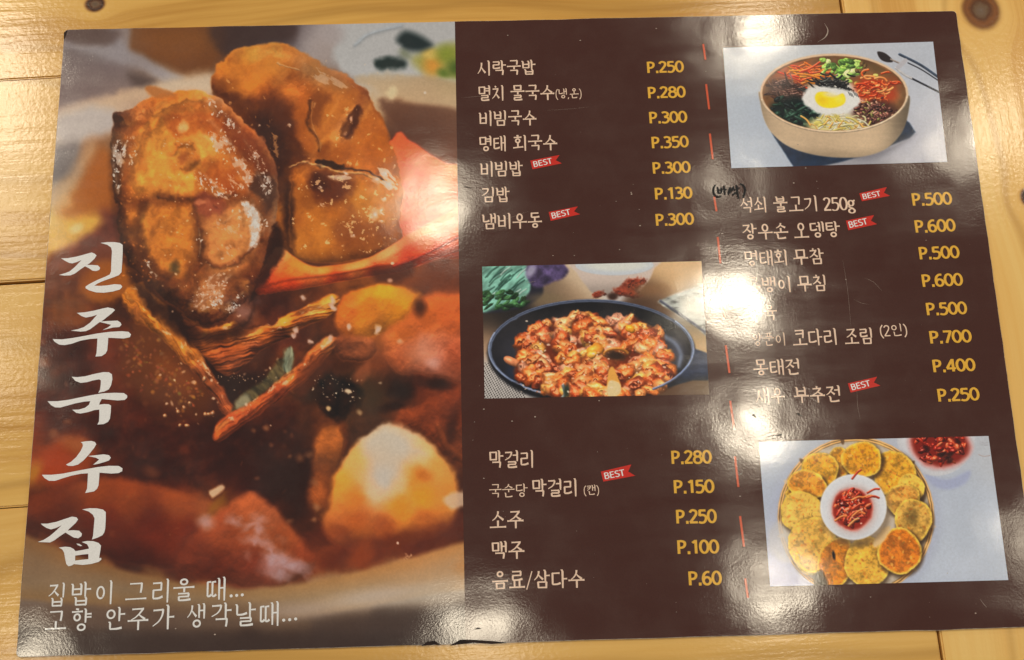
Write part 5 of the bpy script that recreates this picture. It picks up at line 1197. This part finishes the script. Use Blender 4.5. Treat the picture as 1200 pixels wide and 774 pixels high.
def draw_syl(ink, ch, fr, wv=.092, wh=.062):
    c = ord(ch) - 0xAC00; i, m, f = INI[c // 588], MED[(c % 588) // 28], FIN[c % 28]
    if f == ' ': f = None
    if m in VOW_V:
        two = m in 'ㅐㅔ'
        cx1 = .50 if two else .58; vx0 = .54 if two else .60
        cb = (.03, .44, cx1, .93) if f else (.03, .13, cx1, .86)
        if i == 'ㅇ': cb = (.02, .47, cx1, .92) if f else (.02, .20, cx1, .80)
        if i in 'ㅊㅎ': cb = (cb[0], cb[1], cb[2], .99 if f else .95)
        vb = (vx0, .37, 1.0, 1.0) if f else (vx0, -.02, 1.0, 1.0)
        draw_jamo(ink, jamo(i, 'side'), cb, fr, wv, wh)
        ups, bars = VOW_V[m]
        for x, a, b in ups: draw_jamo(ink, [('v', [(x, a), (x, b)])], vb, fr, wv, wh)
        for xa, xb, y in bars: draw_jamo(ink, [('h', [(xa, y), (xb, y + .01)])], vb, fr, wv, wh * .95)
        if f: draw_jamo(ink, jamo(f, 'under'), (.20, .0, .86, .35), fr, wv, wh)
        return
    if m == 'ㅚ':
        draw_jamo(ink, jamo(i, 'top'), (.05, .48, .62, .97), fr, wv, wh)
        draw_jamo(ink, [('s', [(.34, .50), (.34, .24)]), ('h', [(.0, .19), (.72, .25)])], (0, 0, 1, 1), fr, wv, wh)
        draw_jamo(ink, [('v', [(.86, 1.0), (.86, -.02)])], (0, 0, 1, 1), fr, wv, wh); return
    top_b = {True: (.20, .66, .82, .99), False: (.16, .44, .84, .96)}[bool(f)]
    if i in 'ㅇ': top_b = (.24, .64, .76, 1.0) if f else (.22, .46, .78, .98)
    bar = {'ㅗ': (.36, .06), 'ㅛ': (.36, .06), 'ㅜ': (.55, .40), 'ㅠ': (.55, .40), 'ㅡ': (.42, .14)}[m][0 if f else 1]
    if m in 'ㅗㅛ' and f: bar = .40; top_b = (top_b[0], .58 + .10, top_b[2], top_b[3])
    if m in 'ㅜㅠ' and f: bar = .58; top_b = (top_b[0], .68, top_b[2], top_b[3])
    draw_jamo(ink, jamo(i, 'top'), top_b, fr, wv, wh)
    draw_jamo(ink, [('h', [(.0, bar), (1.0, bar + .02)])], (0, 0, 1, 1), fr, wv, wh)
    st = {'ㅗ': [(.5, top_b[1] - .0, bar)], 'ㅛ': [(.34, top_b[1], bar), (.66, top_b[1], bar)], 'ㅜ': [(.52, bar, (.38 if f else -.02))], 'ㅠ': [(.34, bar, .38 if f else 0), (.68, bar, .38 if f else -.02)], 'ㅡ': []}[m]
    for x, a, b in st: draw_jamo(ink, [('s', [(x, a), (x, b)])], (0, 0, 1, 1), fr, wv, wh)
    if f: draw_jamo(ink, jamo(f, 'under'), (.20, .0, .82, .33), fr, wv, wh)

# Latin letters and figures: skeletons one unit high, (advance, [strokes])
def ring(cx, cy, rx, ry): return ('ring', [(cx + rx * math.cos(2 * math.pi * k / 24), cy + ry * math.sin(2 * math.pi * k / 24)) for k in range(24)])
GL = {
    '0': (.58, [ring(.29, .5, .23, .46)]),
    '1': (.50, [('p', [(.10, .80), (.30, .97)]), ('p', [(.30, 1.02), (.30, 0)])]),
    '2': (.56, [('p', curve([(.06, .80), (.14, .93), (.28, .97), (.43, .88), (.44, .68), (.30, .42), (.06, .08)])), ('p', [(.03, .06), (.52, .06)])]),
    '3': (.56, [('p', curve([(.06, .90), (.24, .97), (.42, .88), (.42, .66), (.20, .54)])), ('p', curve([(.20, .53), (.42, .46), (.48, .26), (.36, .06), (.18, .02), (.03, .08)]))]),
    '4': (.60, [('p', [(.40, .98), (.05, .28)]), ('p', [(.02, .26), (.58, .26)]), ('p', [(.42, 1.02), (.42, 0)])]),
    '5': (.56, [('p', [(.10, .94), (.48, .94)]), ('p', [(.12, .98), (.10, .54)]), ('p', curve([(.08, .56), (.28, .60), (.46, .50), (.48, .28), (.36, .06), (.18, .02), (.03, .08)]))]),
    '6': (.58, [('p', curve([(.46, .94), (.30, .95), (.14, .80), (.07, .52), (.08, .28)])), ring(.29, .30, .21, .27)]),
    '7': (.54, [('p', [(.03, .94), (.52, .94)]), ('p', [(.49, .96), (.18, 0)])]),
    '8': (.58, [ring(.29, .74, .19, .21), ring(.29, .28, .23, .26)]),
    'P': (.56, [('p', [(.10, 0), (.10, 1.02)]), ('p', curve([(.10, .94), (.28, .95), (.45, .86), (.46, .64), (.34, .48), (.10, .45)]))]),
    '.': (.26, [('p', [(.05, .07), (.21, .07)])]),
    'B': (.60, [('p', [(.10, 0), (.10, 1.0)]), ('p', curve([(.10, .94), (.34, .94), (.46, .76), (.34, .54), (.10, .53)])), ('p', curve([(.10, .52), (.38, .51), (.50, .28), (.38, .06), (.10, .05)]))]),
    'E': (.54, [('p', [(.10, 0), (.10, 1.0)]), ('p', [(.10, .94), (.48, .94)]), ('p', [(.10, .52), (.44, .52)]), ('p', [(.10, .06), (.48, .06)])]),
    'S': (.54, [('p', curve([(.46, .88), (.28, .96), (.10, .84), (.12, .64), (.28, .52), (.44, .40), (.46, .18), (.28, .04), (.05, .12)]))]),
    'T': (.54, [('p', [(.0, .94), (.54, .94)]), ('p', [(.27, .96), (.27, 0)])]),
    'g': (.54, [ring(.24, .52, .17, .20), ring(.25, -.06, .20, .16), ('p', curve([(.12, .36), (.10, .24), (.26, .16), (.40, .08)])), ('p', [(.36, .66), (.52, .72)])]),
    '(': (.34, [('p', curve([(.28, 1.05), (.12, .78), (.08, .45), (.12, .12), (.28, -.15)]))]),
    ')': (.34, [('p', curve([(.06, 1.05), (.22, .78), (.26, .45), (.22, .12), (.06, -.15)]))]),
    ',': (.24, [('p', [(.12, .10), (.05, -.10)])]),
    '/': (.50, [('p', [(.04, -.06), (.46, 1.0)])]),
    ' ': (.42, []),
}
def text_width(s, latin_h): return sum(1.0 if ord(c) >= 0xAC00 else GL[c][0] * latin_h for c in s)
def text(s, x0, y0, x1, y1, h, name, mat, parent=None, wv=.125, wh=.086, latin_h=.80, lw=.13, contrast=0.0, label=None, jit=0):
    """one line of lettering from photo pixel (x0, y0) to (x1, y1) along its foot, h pixels high"""
    ink = Ink(); W = text_width(s, latin_h)
    A, B = mp(x0, y0), mp(x1, y1); U = (B - A) / W
    up = mp((x0 + x1) / 2, (y0 + y1) / 2 - h) - mp((x0 + x1) / 2, (y0 + y1) / 2); perp = Vector((-U.y, U.x, 0)).normalized() * up.length
    x = 0.0
    for ch in s:
        if ord(ch) >= 0xAC00:
            adv = 1.0; fr = lambda a, b, x=x: A + U * (x + .03 + a * .93) + perp * b
            draw_syl(ink, ch, fr, wv, wh)
        else:
            adv = GL[ch][0] * latin_h; fr = lambda a, b, x=x: A + U * (x + a * latin_h) + perp * (b * latin_h + (.10 if latin_h < .9 else 0))
            for kind, pts in GL[ch][1]:
                wdt = lw
                if contrast and len(pts) > 2:
                    p = np.array(pts); t = np.gradient(p, axis=0); v = np.abs(t[:, 1]) / (np.linalg.norm(t, axis=1) + 1e-9); wdt = lw * (1 - contrast + contrast * 1.5 * v)
                ink.ribbon(pts, wdt * (1.35 if ch == '.' else 1), fr, kind == 'ring')
        x += adv
    o = ink.obj(name, mat, parent)
    if label and o: o['label'] = label
    return o

DISH = [
    ('시락국밥', 559, 89, 628.5, 87.6, 17), ('멸치', 560, 118.5, 592, 118, 17.5), ('물국수', 598, 118, 650.5, 117.2, 17.5), ('비빔국수', 561, 148, 629.5, 147, 17.5),
    ('명태', 561, 178, 594, 177.4, 18), ('회국수', 601, 177.2, 654, 176, 18), ('비빔밥', 562.5, 207.4, 613.5, 206.4, 17.5), ('김밥', 564, 237.4, 598, 236.8, 17.5), ('냄비우동', 565, 269, 636, 267.4, 18),
    ('석쇠', 867.5, 250, 900, 249, 18), ('불고기', 906.5, 249, 960, 247.6, 18), ('장우손', 870, 281.4, 925, 280, 18.5), ('오뎅탕', 930.5, 279.8, 986, 278.2, 18.5),
    ('명태회', 872.5, 312.4, 924.5, 311, 18), ('무참', 930, 310.6, 967, 309.4, 18), ('골뱅이', 875, 344, 929, 342.4, 18.5), ('무침', 934.5, 342, 970.5, 341, 18.5), ('수육', 876, 376.6, 912, 375.6, 18.5),
    ('코다리', 929, 405.6, 983, 404, 19), ('조림', 990, 404, 1025, 403, 18.5), ('몽태전', 883, 440.6, 939, 439, 18.5), ('새우', 885.5, 474, 921, 473, 19), ('부추전', 930.5, 472.6, 987, 471, 19),
    ('막걸리', 572.5, 548.6, 627, 548, 20), ('막걸리', 623, 582.4, 678, 581.6, 20.5), ('소주', 573.5, 619.6, 614.5, 618.8, 20.5), ('맥주', 575.5, 655.4, 615.5, 654.6, 20.5), ('음료', 576.5, 690.6, 616, 689.6, 21), ('삼다수', 625, 689.4, 686, 688.6, 21),
]
for s, x0, y0, x1, y1, h in DISH: text(s, x0, y0, x1, y1, h, 'dish_name', M_CREAM)
text('/', 616.5, 690, 625, 689.6, 20, 'slash', M_CREAM, lw=.07, latin_h=1.0)
for s, x0, y0, x1, y1, h in [('국순당', 573, 583.4, 619, 582.6, 15.5), ('양푼이', 881, 405.8, 922, 405, 15)]: text(s, x0, y0, x1, y1, h, 'dish_name', M_CREAM, wv=.10, wh=.07)
text('(냉,온)', 651, 116, 682, 115.2, 11.5, 'dish_note', M_CREAM, wv=.11, wh=.08, latin_h=.9, lw=.09)
text('(캔)', 684, 580.4, 702.5, 579.8, 11.5, 'dish_note', M_CREAM, wv=.11, wh=.08, latin_h=.9, lw=.09)
text('(2인)', 1031.5, 395, 1064, 393.4, 14, 'dish_note', M_CREAM, wv=.09, wh=.08, latin_h=.92, lw=.10)
text('250g', 965.5, 247.6, 1003, 246.4, 15.5, 'portion_size', M_CREAM, latin_h=1.0, lw=.12, contrast=.45)
PRICE = [('P.250', 758.4, 86, 801.5, 84.6, 12.8), ('P.280', 759.4, 115.6, 803.6, 114.2, 12.8), ('P.300', 761, 145, 805.4, 143.6, 13), ('P.350', 763.8, 174.2, 807.2, 172.6, 13), ('P.300', 765, 204, 809.4, 202.4, 13), ('P.130', 767.6, 234.2, 811.6, 232.6, 13.2), ('P.300', 768.6, 265, 813.4, 263.2, 13.4),
         ('P.500', 1069.4, 241.4, 1116, 239.6, 14), ('P.600', 1072.8, 273, 1120.2, 271, 14), ('P.500', 1077.6, 304.4, 1124.8, 302.4, 14), ('P.600', 1081, 336.6, 1128.8, 334.6, 14), ('P.500', 1086, 369.8, 1133.6, 368, 14), ('P.700', 1090, 403, 1139, 401, 14.2), ('P.400', 1093.6, 436.6, 1143.4, 434.6, 14.2), ('P.250', 1099.4, 471, 1148.2, 469, 14.4),
         ('P.280', 786.8, 544, 834.2, 543, 15), ('P.150', 789.6, 578.4, 837.2, 577.4, 15), ('P.250', 792.4, 613.8, 840, 612.8, 15.6), ('P.100', 793.8, 649.4, 842.8, 648.4, 15.6), ('P.60', 807, 686.2, 846, 685.2, 15.8)]
for s, x0, y0, x1, y1, h in PRICE: text(s, x0, y0, x1, y1, h, 'price', M_GOLD, latin_h=1.0, lw=.165)
for seg in [('집', 55, 711, 77.5, 710.4, 27), ('밥', 81.5, 710, 107, 709, 27), ('이', 110, 708.6, 134, 707.6, 27), ('그', 146, 706, 172.5, 705, 23), ('리', 176.5, 706.4, 200.5, 705.6, 27), ('울', 202, 704.6, 228.5, 703.6, 26), ('때', 241, 704.4, 266, 703.4, 27),
            ('고', 52, 739, 78.5, 738, 23), ('향', 81.5, 740.4, 107.5, 739.4, 26), ('안', 121.5, 738.6, 147, 737.6, 26), ('주', 148.5, 738.6, 174.5, 737.6, 26), ('가', 177, 738, 205, 736.8, 28), ('생', 218, 736.4, 242, 735.4, 28), ('각', 246, 735.4, 272, 734.4, 28), ('날', 274.5, 734, 300.5, 733, 27), ('때', 303.5, 734, 328.5, 733, 28)]:
    text(seg[0], *seg[1:], 'tagline_letter', M_WHITE, wv=.10, wh=.075)
for pts in [[(271, 698.6), (277.5, 698), (284, 697.4)], [(332.6, 727), (339.6, 726.4), (346.6, 725.6)]]:
    for x, y in pts:
        ink = Ink(); A = mp(x, y); ink.ribbon([(-.0006, 0), (0, 0), (.0006, 0)], [.0007, .0013, .0007], lambda a, b: A + Vector((a, b, 0))); ink.obj('tagline_dot', M_WHITE)

# shop title: brush-written syllables
def solid(polys, name, mat, parent=None):
    bm = bmesh.new()
    for k, poly in enumerate(polys):
        vs = [bm.verts.new((p.x, p.y, ZT + LAY * 3 + 4e-6 * k)) for p in poly]
        f = bm.faces.new(vs); f.normal_update()
        if f.normal.z < 0: f.normal_flip()
    bmesh.ops.triangulate(bm, faces=bm.faces[:])
    me = bpy.data.meshes.new(name); bm.to_mesh(me); bm.free(); me.materials.append(mat)
    o = bpy.data.objects.new(name, me); COL.objects.link(o); o.parent = parent or menu; return o
TITLE = [
    (60, 275, [[(115,272),(190,270),(290,252),(400,222),(460,205),(495,220),(515,240),(490,280),(440,325),(410,347),(470,347),(530,352),(557,380),(545,405),(510,416),(470,412),(430,385),(385,362),(330,400),(270,445),(220,465),(150,468),(90,460),(160,440),(210,420),(270,370),(345,292),(290,315),(240,330),(200,322),(150,295)],
               [(560,97),(640,88),(720,88),(780,98),(812,120),(812,200),(806,320),(798,430),(770,462),(700,490),(600,525),(530,555),(490,582),(560,585),(640,578),(720,565),(790,570),(808,595),(780,625),(700,648),(600,662),(510,658),(430,635),(390,610),(392,590),(440,560),(530,515),(620,478),(665,455),(680,420),(684,300),(690,190),(680,150),(640,120)]]),
    (50, 350, [[(390,165),(480,158),(580,140),(680,115),(740,103),(800,115),(822,132),(790,165),(740,205),(690,245),(665,262),(760,256),(850,252),(885,275),(895,300),(870,325),(800,330),(740,345),(680,360),(740,330),(778,300),(720,285),(650,268),(600,305),(540,350),(490,372),(430,377),(320,365),(400,350),(470,325),(540,275),(620,185),(560,205),(490,218),(440,200)],
               [(115,462),(220,465),(340,450),(480,425),(620,398),(760,380),(900,372),(975,380),(1003,408),(990,440),(920,455),(820,450),(745,447),(740,520),(733,590),(715,625),(670,655),(600,660),(612,620),(618,540),(622,455),(540,460),(430,480),(330,515),(250,530),(190,525),(140,495)]]),
    (45, 425, [[(380,163),(440,168),(530,158),(640,130),(740,110),(800,112),(835,135),(840,190),(825,260),(800,305),(750,330),(680,345),(700,310),(708,250),(710,205),(690,192),(620,205),(550,225),(480,233),(420,210)],
               [(105,440),(220,440),(340,425),(470,398),(600,372),(740,350),(870,345),(970,348),(1008,375),(1008,400),(980,425),(900,432),(800,422),(720,415),(700,450),(690,480),(750,472),(800,475),(825,490),(822,560),(812,640),(790,675),(740,700),(670,705),(688,670),(692,600),(692,535),(640,540),(560,565),(480,580),(430,572),(385,537),(460,535),(530,515),(575,480),(590,440),(520,445),(420,465),(330,490),(250,512),(190,510),(145,485)]]),
    (40, 510, [[(530,82),(590,72),(650,68),(690,80),(706,105),(680,150),(620,225),(560,290),(500,335),(440,352),(390,350),(362,337),(420,305),(480,250),(530,180),(555,125),(550,98)],
               [(610,240),(700,230),(790,220),(850,230),(872,258),(850,290),(790,310),(720,330),(670,338),(715,300),(738,278),(700,258)],
               [(90,452),(200,452),(320,440),(450,415),(580,390),(720,365),(850,350),(960,352),(1003,378),(1000,410),(960,432),(880,438),(800,432),(742,428),(738,500),(732,570),(715,610),(680,640),(580,658),(602,610),(608,520),(612,435),(530,440),(430,460),(330,490),(240,520),(170,520),(120,490)]]),
    (35, 590, [[(125,232),(200,232),(300,212),(400,178),(480,152),(530,160),(548,185),(520,225),(460,280),(430,310),(500,306),(560,312),(592,345),(585,375),(550,397),(500,390),(450,360),(405,332),(340,375),(280,420),(230,445),(90,440),(160,415),(230,370),(300,310),(362,250),(300,280),(240,297),(190,280),(150,255)],
               [(595,70),(680,57),(760,58),(830,72),(862,100),(862,180),(855,290),(845,330),(825,362),(770,390),(705,412),(718,370),(726,280),(735,170),(715,130),(670,95)],
               [(330,502),(400,493),(460,498),(500,520),(520,545),(515,600),(515,680),(480,705),(440,715),(415,690),(400,620),(390,560),(370,525)],
               [(590,440),(650,428),(720,430),(780,450),(808,480),(800,540),(790,600),(785,640),(720,655),(665,640),(665,580),(670,500),(650,465)],
               [(510,545),(600,530),(675,515),(672,575),(600,582),(510,595)], [(505,652),(600,640),(690,632),(760,628),(810,618),(812,640),(780,665),(700,688),(600,700),(500,690)], [(530,458),(560,460),(595,480),(580,488),(545,475)]]),
]
for ox, oy, polys in TITLE:
    solid([[mp(ox + x / 9.675, oy + y / 9.675) for x, y in poly] for poly in polys], 'title_letter', M_WHITE)

# BEST ribbons
for tl, tr, br, bl in [((621.4,188.6),(655.7,182),(658.4,191.8),(624,198.8)), ((643,248.8),(677,242.3),(679.8,251.4),(645.4,259.2)), ((1006.8,227),(1039.2,219.6),(1043,229.8),(1010,236.2)), ((991.2,259),(1024.2,252.4),(1027.8,263),(994,270.2)),
                       ((993.4,449.6),(1027.8,441.8),(1031.6,452.2),(996.8,460.4)), ((704,553),(739.8,544.6),(744.4,557.8),(707,564.7))]:
    TL, TR, BR, BL = (Vector(p) for p in (tl, tr, br, bl))
    notch = TR.lerp(BR, .52) + (TL - TR) * .17
    ring_ = [TL, TR, notch, BR, BL]
    bm = bmesh.new(); vs = [bm.verts.new(mp(p.x, p.y, ZT + LAY * 2)) for p in ring_]; f = bm.faces.new(vs); f.normal_update()
    if f.normal.z < 0: f.normal_flip()
    bmesh.ops.triangulate(bm, faces=bm.faces[:]); me = bpy.data.meshes.new('best_ribbon'); bm.to_mesh(me); bm.free(); me.materials.append(M_RED)
    o = bpy.data.objects.new('best_ribbon', me); COL.objects.link(o); o.parent = menu
    up = (TL - BL); ex = (BR - BL); hgt = up.length
    a = BL + up * .20 + ex * .06; b = BL + up * .20 + ex * .70
    text('BEST', a.x, a.y, b.x, b.y, hgt * .62, 'ribbon_lettering', M_WHITE, o, latin_h=1.0, lw=.13)

# dashed divider
for x0, y0, x1, y1 in [(824,52,826.6,70.5),(827.4,99,831,128.5),(831.8,157,835.2,187),(836.8,231,839.6,248),(841,278,844.2,309),(845.8,343,849.4,373),(850.4,405,854.8,437.5),(855.6,470,860.4,504),(861.2,535,865.2,571),(867.2,605,871.8,641),(873.2,678,876.4,701)]:
    ink = Ink(); A, B = mp(x0, y0), mp(x1, y1); ink.ribbon([(A.x, A.y), (B.x, B.y)], [.00092, .00092], lambda a, b: Vector((a, b, 0))); ink.obj('divider_dash', M_ORANGE)

# handwritten note in black marker
ink = Ink()
for st in [[(222,262),(198,300),(190,345),(205,400),(250,436),(300,424)], [(246,296),(258,340),(264,376),(300,380)], [(300,300),(304,340),(300,380)], [(258,340),(300,336)], [(338,276),(344,330),(352,404)], [(346,338),(376,326)],
           [(424,296),(412,350),(400,404)], [(414,340),(438,384)], [(474,286),(462,326),(446,356)], [(464,310),(500,344)], [(512,266),(520,320),(528,366)], [(520,318),(556,306)], [(456,410),(520,372),(534,410),(546,462)], [(470,300),(446,330),(428,352)], [(562,250),(610,274),(634,330),(626,390),(600,452)]]:
    p = curve([(820 + x / 12, 195 + y / 12) for x, y in st], 4) if len(st) > 2 else [(820 + x / 12, 195 + y / 12) for x, y in st]
    n_ = len(p); ink.ribbon([tuple(mp(*q).xy) for q in p], [.00085 * (.75 + .5 * math.sin(math.pi * i / max(1, n_ - 1))) for i in range(n_)], lambda a, b: Vector((a, b, 0)))
o = ink.obj('handwritten_note', M_INK); o['label'] = 'handwritten black marker note in brackets'; 
for v in o.data.vertices: v.co.z += LAY

# wear: scratches, specks, chipped edge; also a thin pale arc
rngs = random.Random(21)
ink = Ink()
for a, b, wdt in [((987.5,305),(997,383),.00012),((1004,458),(1008,492),.00012),((1013,326),(1034,342),.00010),((1000,351),(1018,357),.0001),((845,252),(905,240),.00012),((615,332),(628,330),.0001),((541,115),(575,112),.0001),((1148,702),(1156,712),.0003),((541,205),(556,203),.0001),((860,200),(900,196),.0001),((906,92),(940,84),.0001),((560,268),(620,248),.00008),((820,240),(850,230),.00008),((640,130),(690,126),.00008)]:
    A, B = mp(*a), mp(*b); mid = (A + B) / 2 + Vector((rngs.gauss(0, .0006), rngs.gauss(0, .0006), 0))
    c = curve([tuple(A.xy), tuple(mid.xy), tuple(B.xy)], 4); ink.ribbon(c, [wdt * .6 * (.2 + .8 * math.sin(math.pi * i / (len(c) - 1))) for i in range(len(c))], lambda a, b: Vector((a, b, 0)))
for x, y in [(722,236.5),(740,228),(749,246),(750,265),(739.5,226),(567,561),(594,537),(713,562),(792.5,717.5),(1085,282),(944,197.5),(1072,197),(1143,719),(556,495),(567,480),(627,489),(600,494),(769,34),(595,42),(680,48),(957,213),(991,328),(935,170),(1110,672),(930,215),(867,582),(702,470),(648,300),(726,293),(673,300),(868,556),(1020,700),(700,530),(810,610),(206,737),(252,744),(120,700)]:
    A = mp(x, y); r = rngs.uniform(.00018, .0004)
    ink.ribbon([(A.x - r, A.y), (A.x, A.y + r * .2), (A.x + r, A.y)], [r * .5, r * 1.5, r * .5], lambda a, b: Vector((a, b, 0)))
for k in range(70):
    x, y = rngs.uniform(548, 1150), rngs.uniform(40, 735); A = mp(x, y); r = rngs.uniform(.00006, .00016)
    if abs(A.x) > MENU_W / 2 - .004: continue
    ink.ribbon([(A.x - r, A.y), (A.x + r, A.y + r * .3)], [r, r * .7], lambda a, b: Vector((a, b, 0)))
for pts, wdt in [([(966,28),(970,36),(967,44),(958,50)], .0005)]:  # thin pale arc, tapering towards both ends
    c = curve([tuple(mp(*q).xy) for q in pts], 5); ink.ribbon(c, [wdt * (.15 + .85 * math.sin(math.pi * i / (len(c) - 1)) ** 1.5) for i in range(len(c))], lambda a, b: Vector((a, b, 0)))
o = ink.obj('scuffs_and_arc', M_SCUFF); o['kind'] = 'stuff'; o['label'] = 'fine scratches and specks worn into the film, and a pale arc'
for v in o.data.vertices: v.co.z += LAY * 1.5
ink = Ink()
for pts, ws in [([(494,757.2),(502,754),(510,753.6),(516,756.4)], [.0002,.0016,.0014,.0002]), ([(528,756.6),(540,752.4),(556,751.8),(576,753.2),(594,753.6)], [.0002,.0018,.0012,.0012,.0002]), ([(556,738),(560,736.6),(564,736.8)], [.0001,.0007,.0001]), ([(882,486),(886,489)], [.0008,.0003]), ([(934,485),(940,488)], [.0007,.0002]), ([(909,511),(916,509.6)], [.0002,.0006]), ([(75.4,46),(76.6,39),(78.6,36.4)], [.0003,.0012,.0003]), ([(544,219),(553,221)], [.0003,.0002])]:
    c = [tuple(mp(*q).xy) for q in pts]; ink.ribbon(c, ws, lambda a, b: Vector((a, b, 0)))
o = ink.obj('edge_chips', M_CHIP); o['kind'] = 'stuff'; o['label'] = 'dark chips and dents in the film along the edge'
for v in o.data.vertices: v.co.z += LAY * 1.5
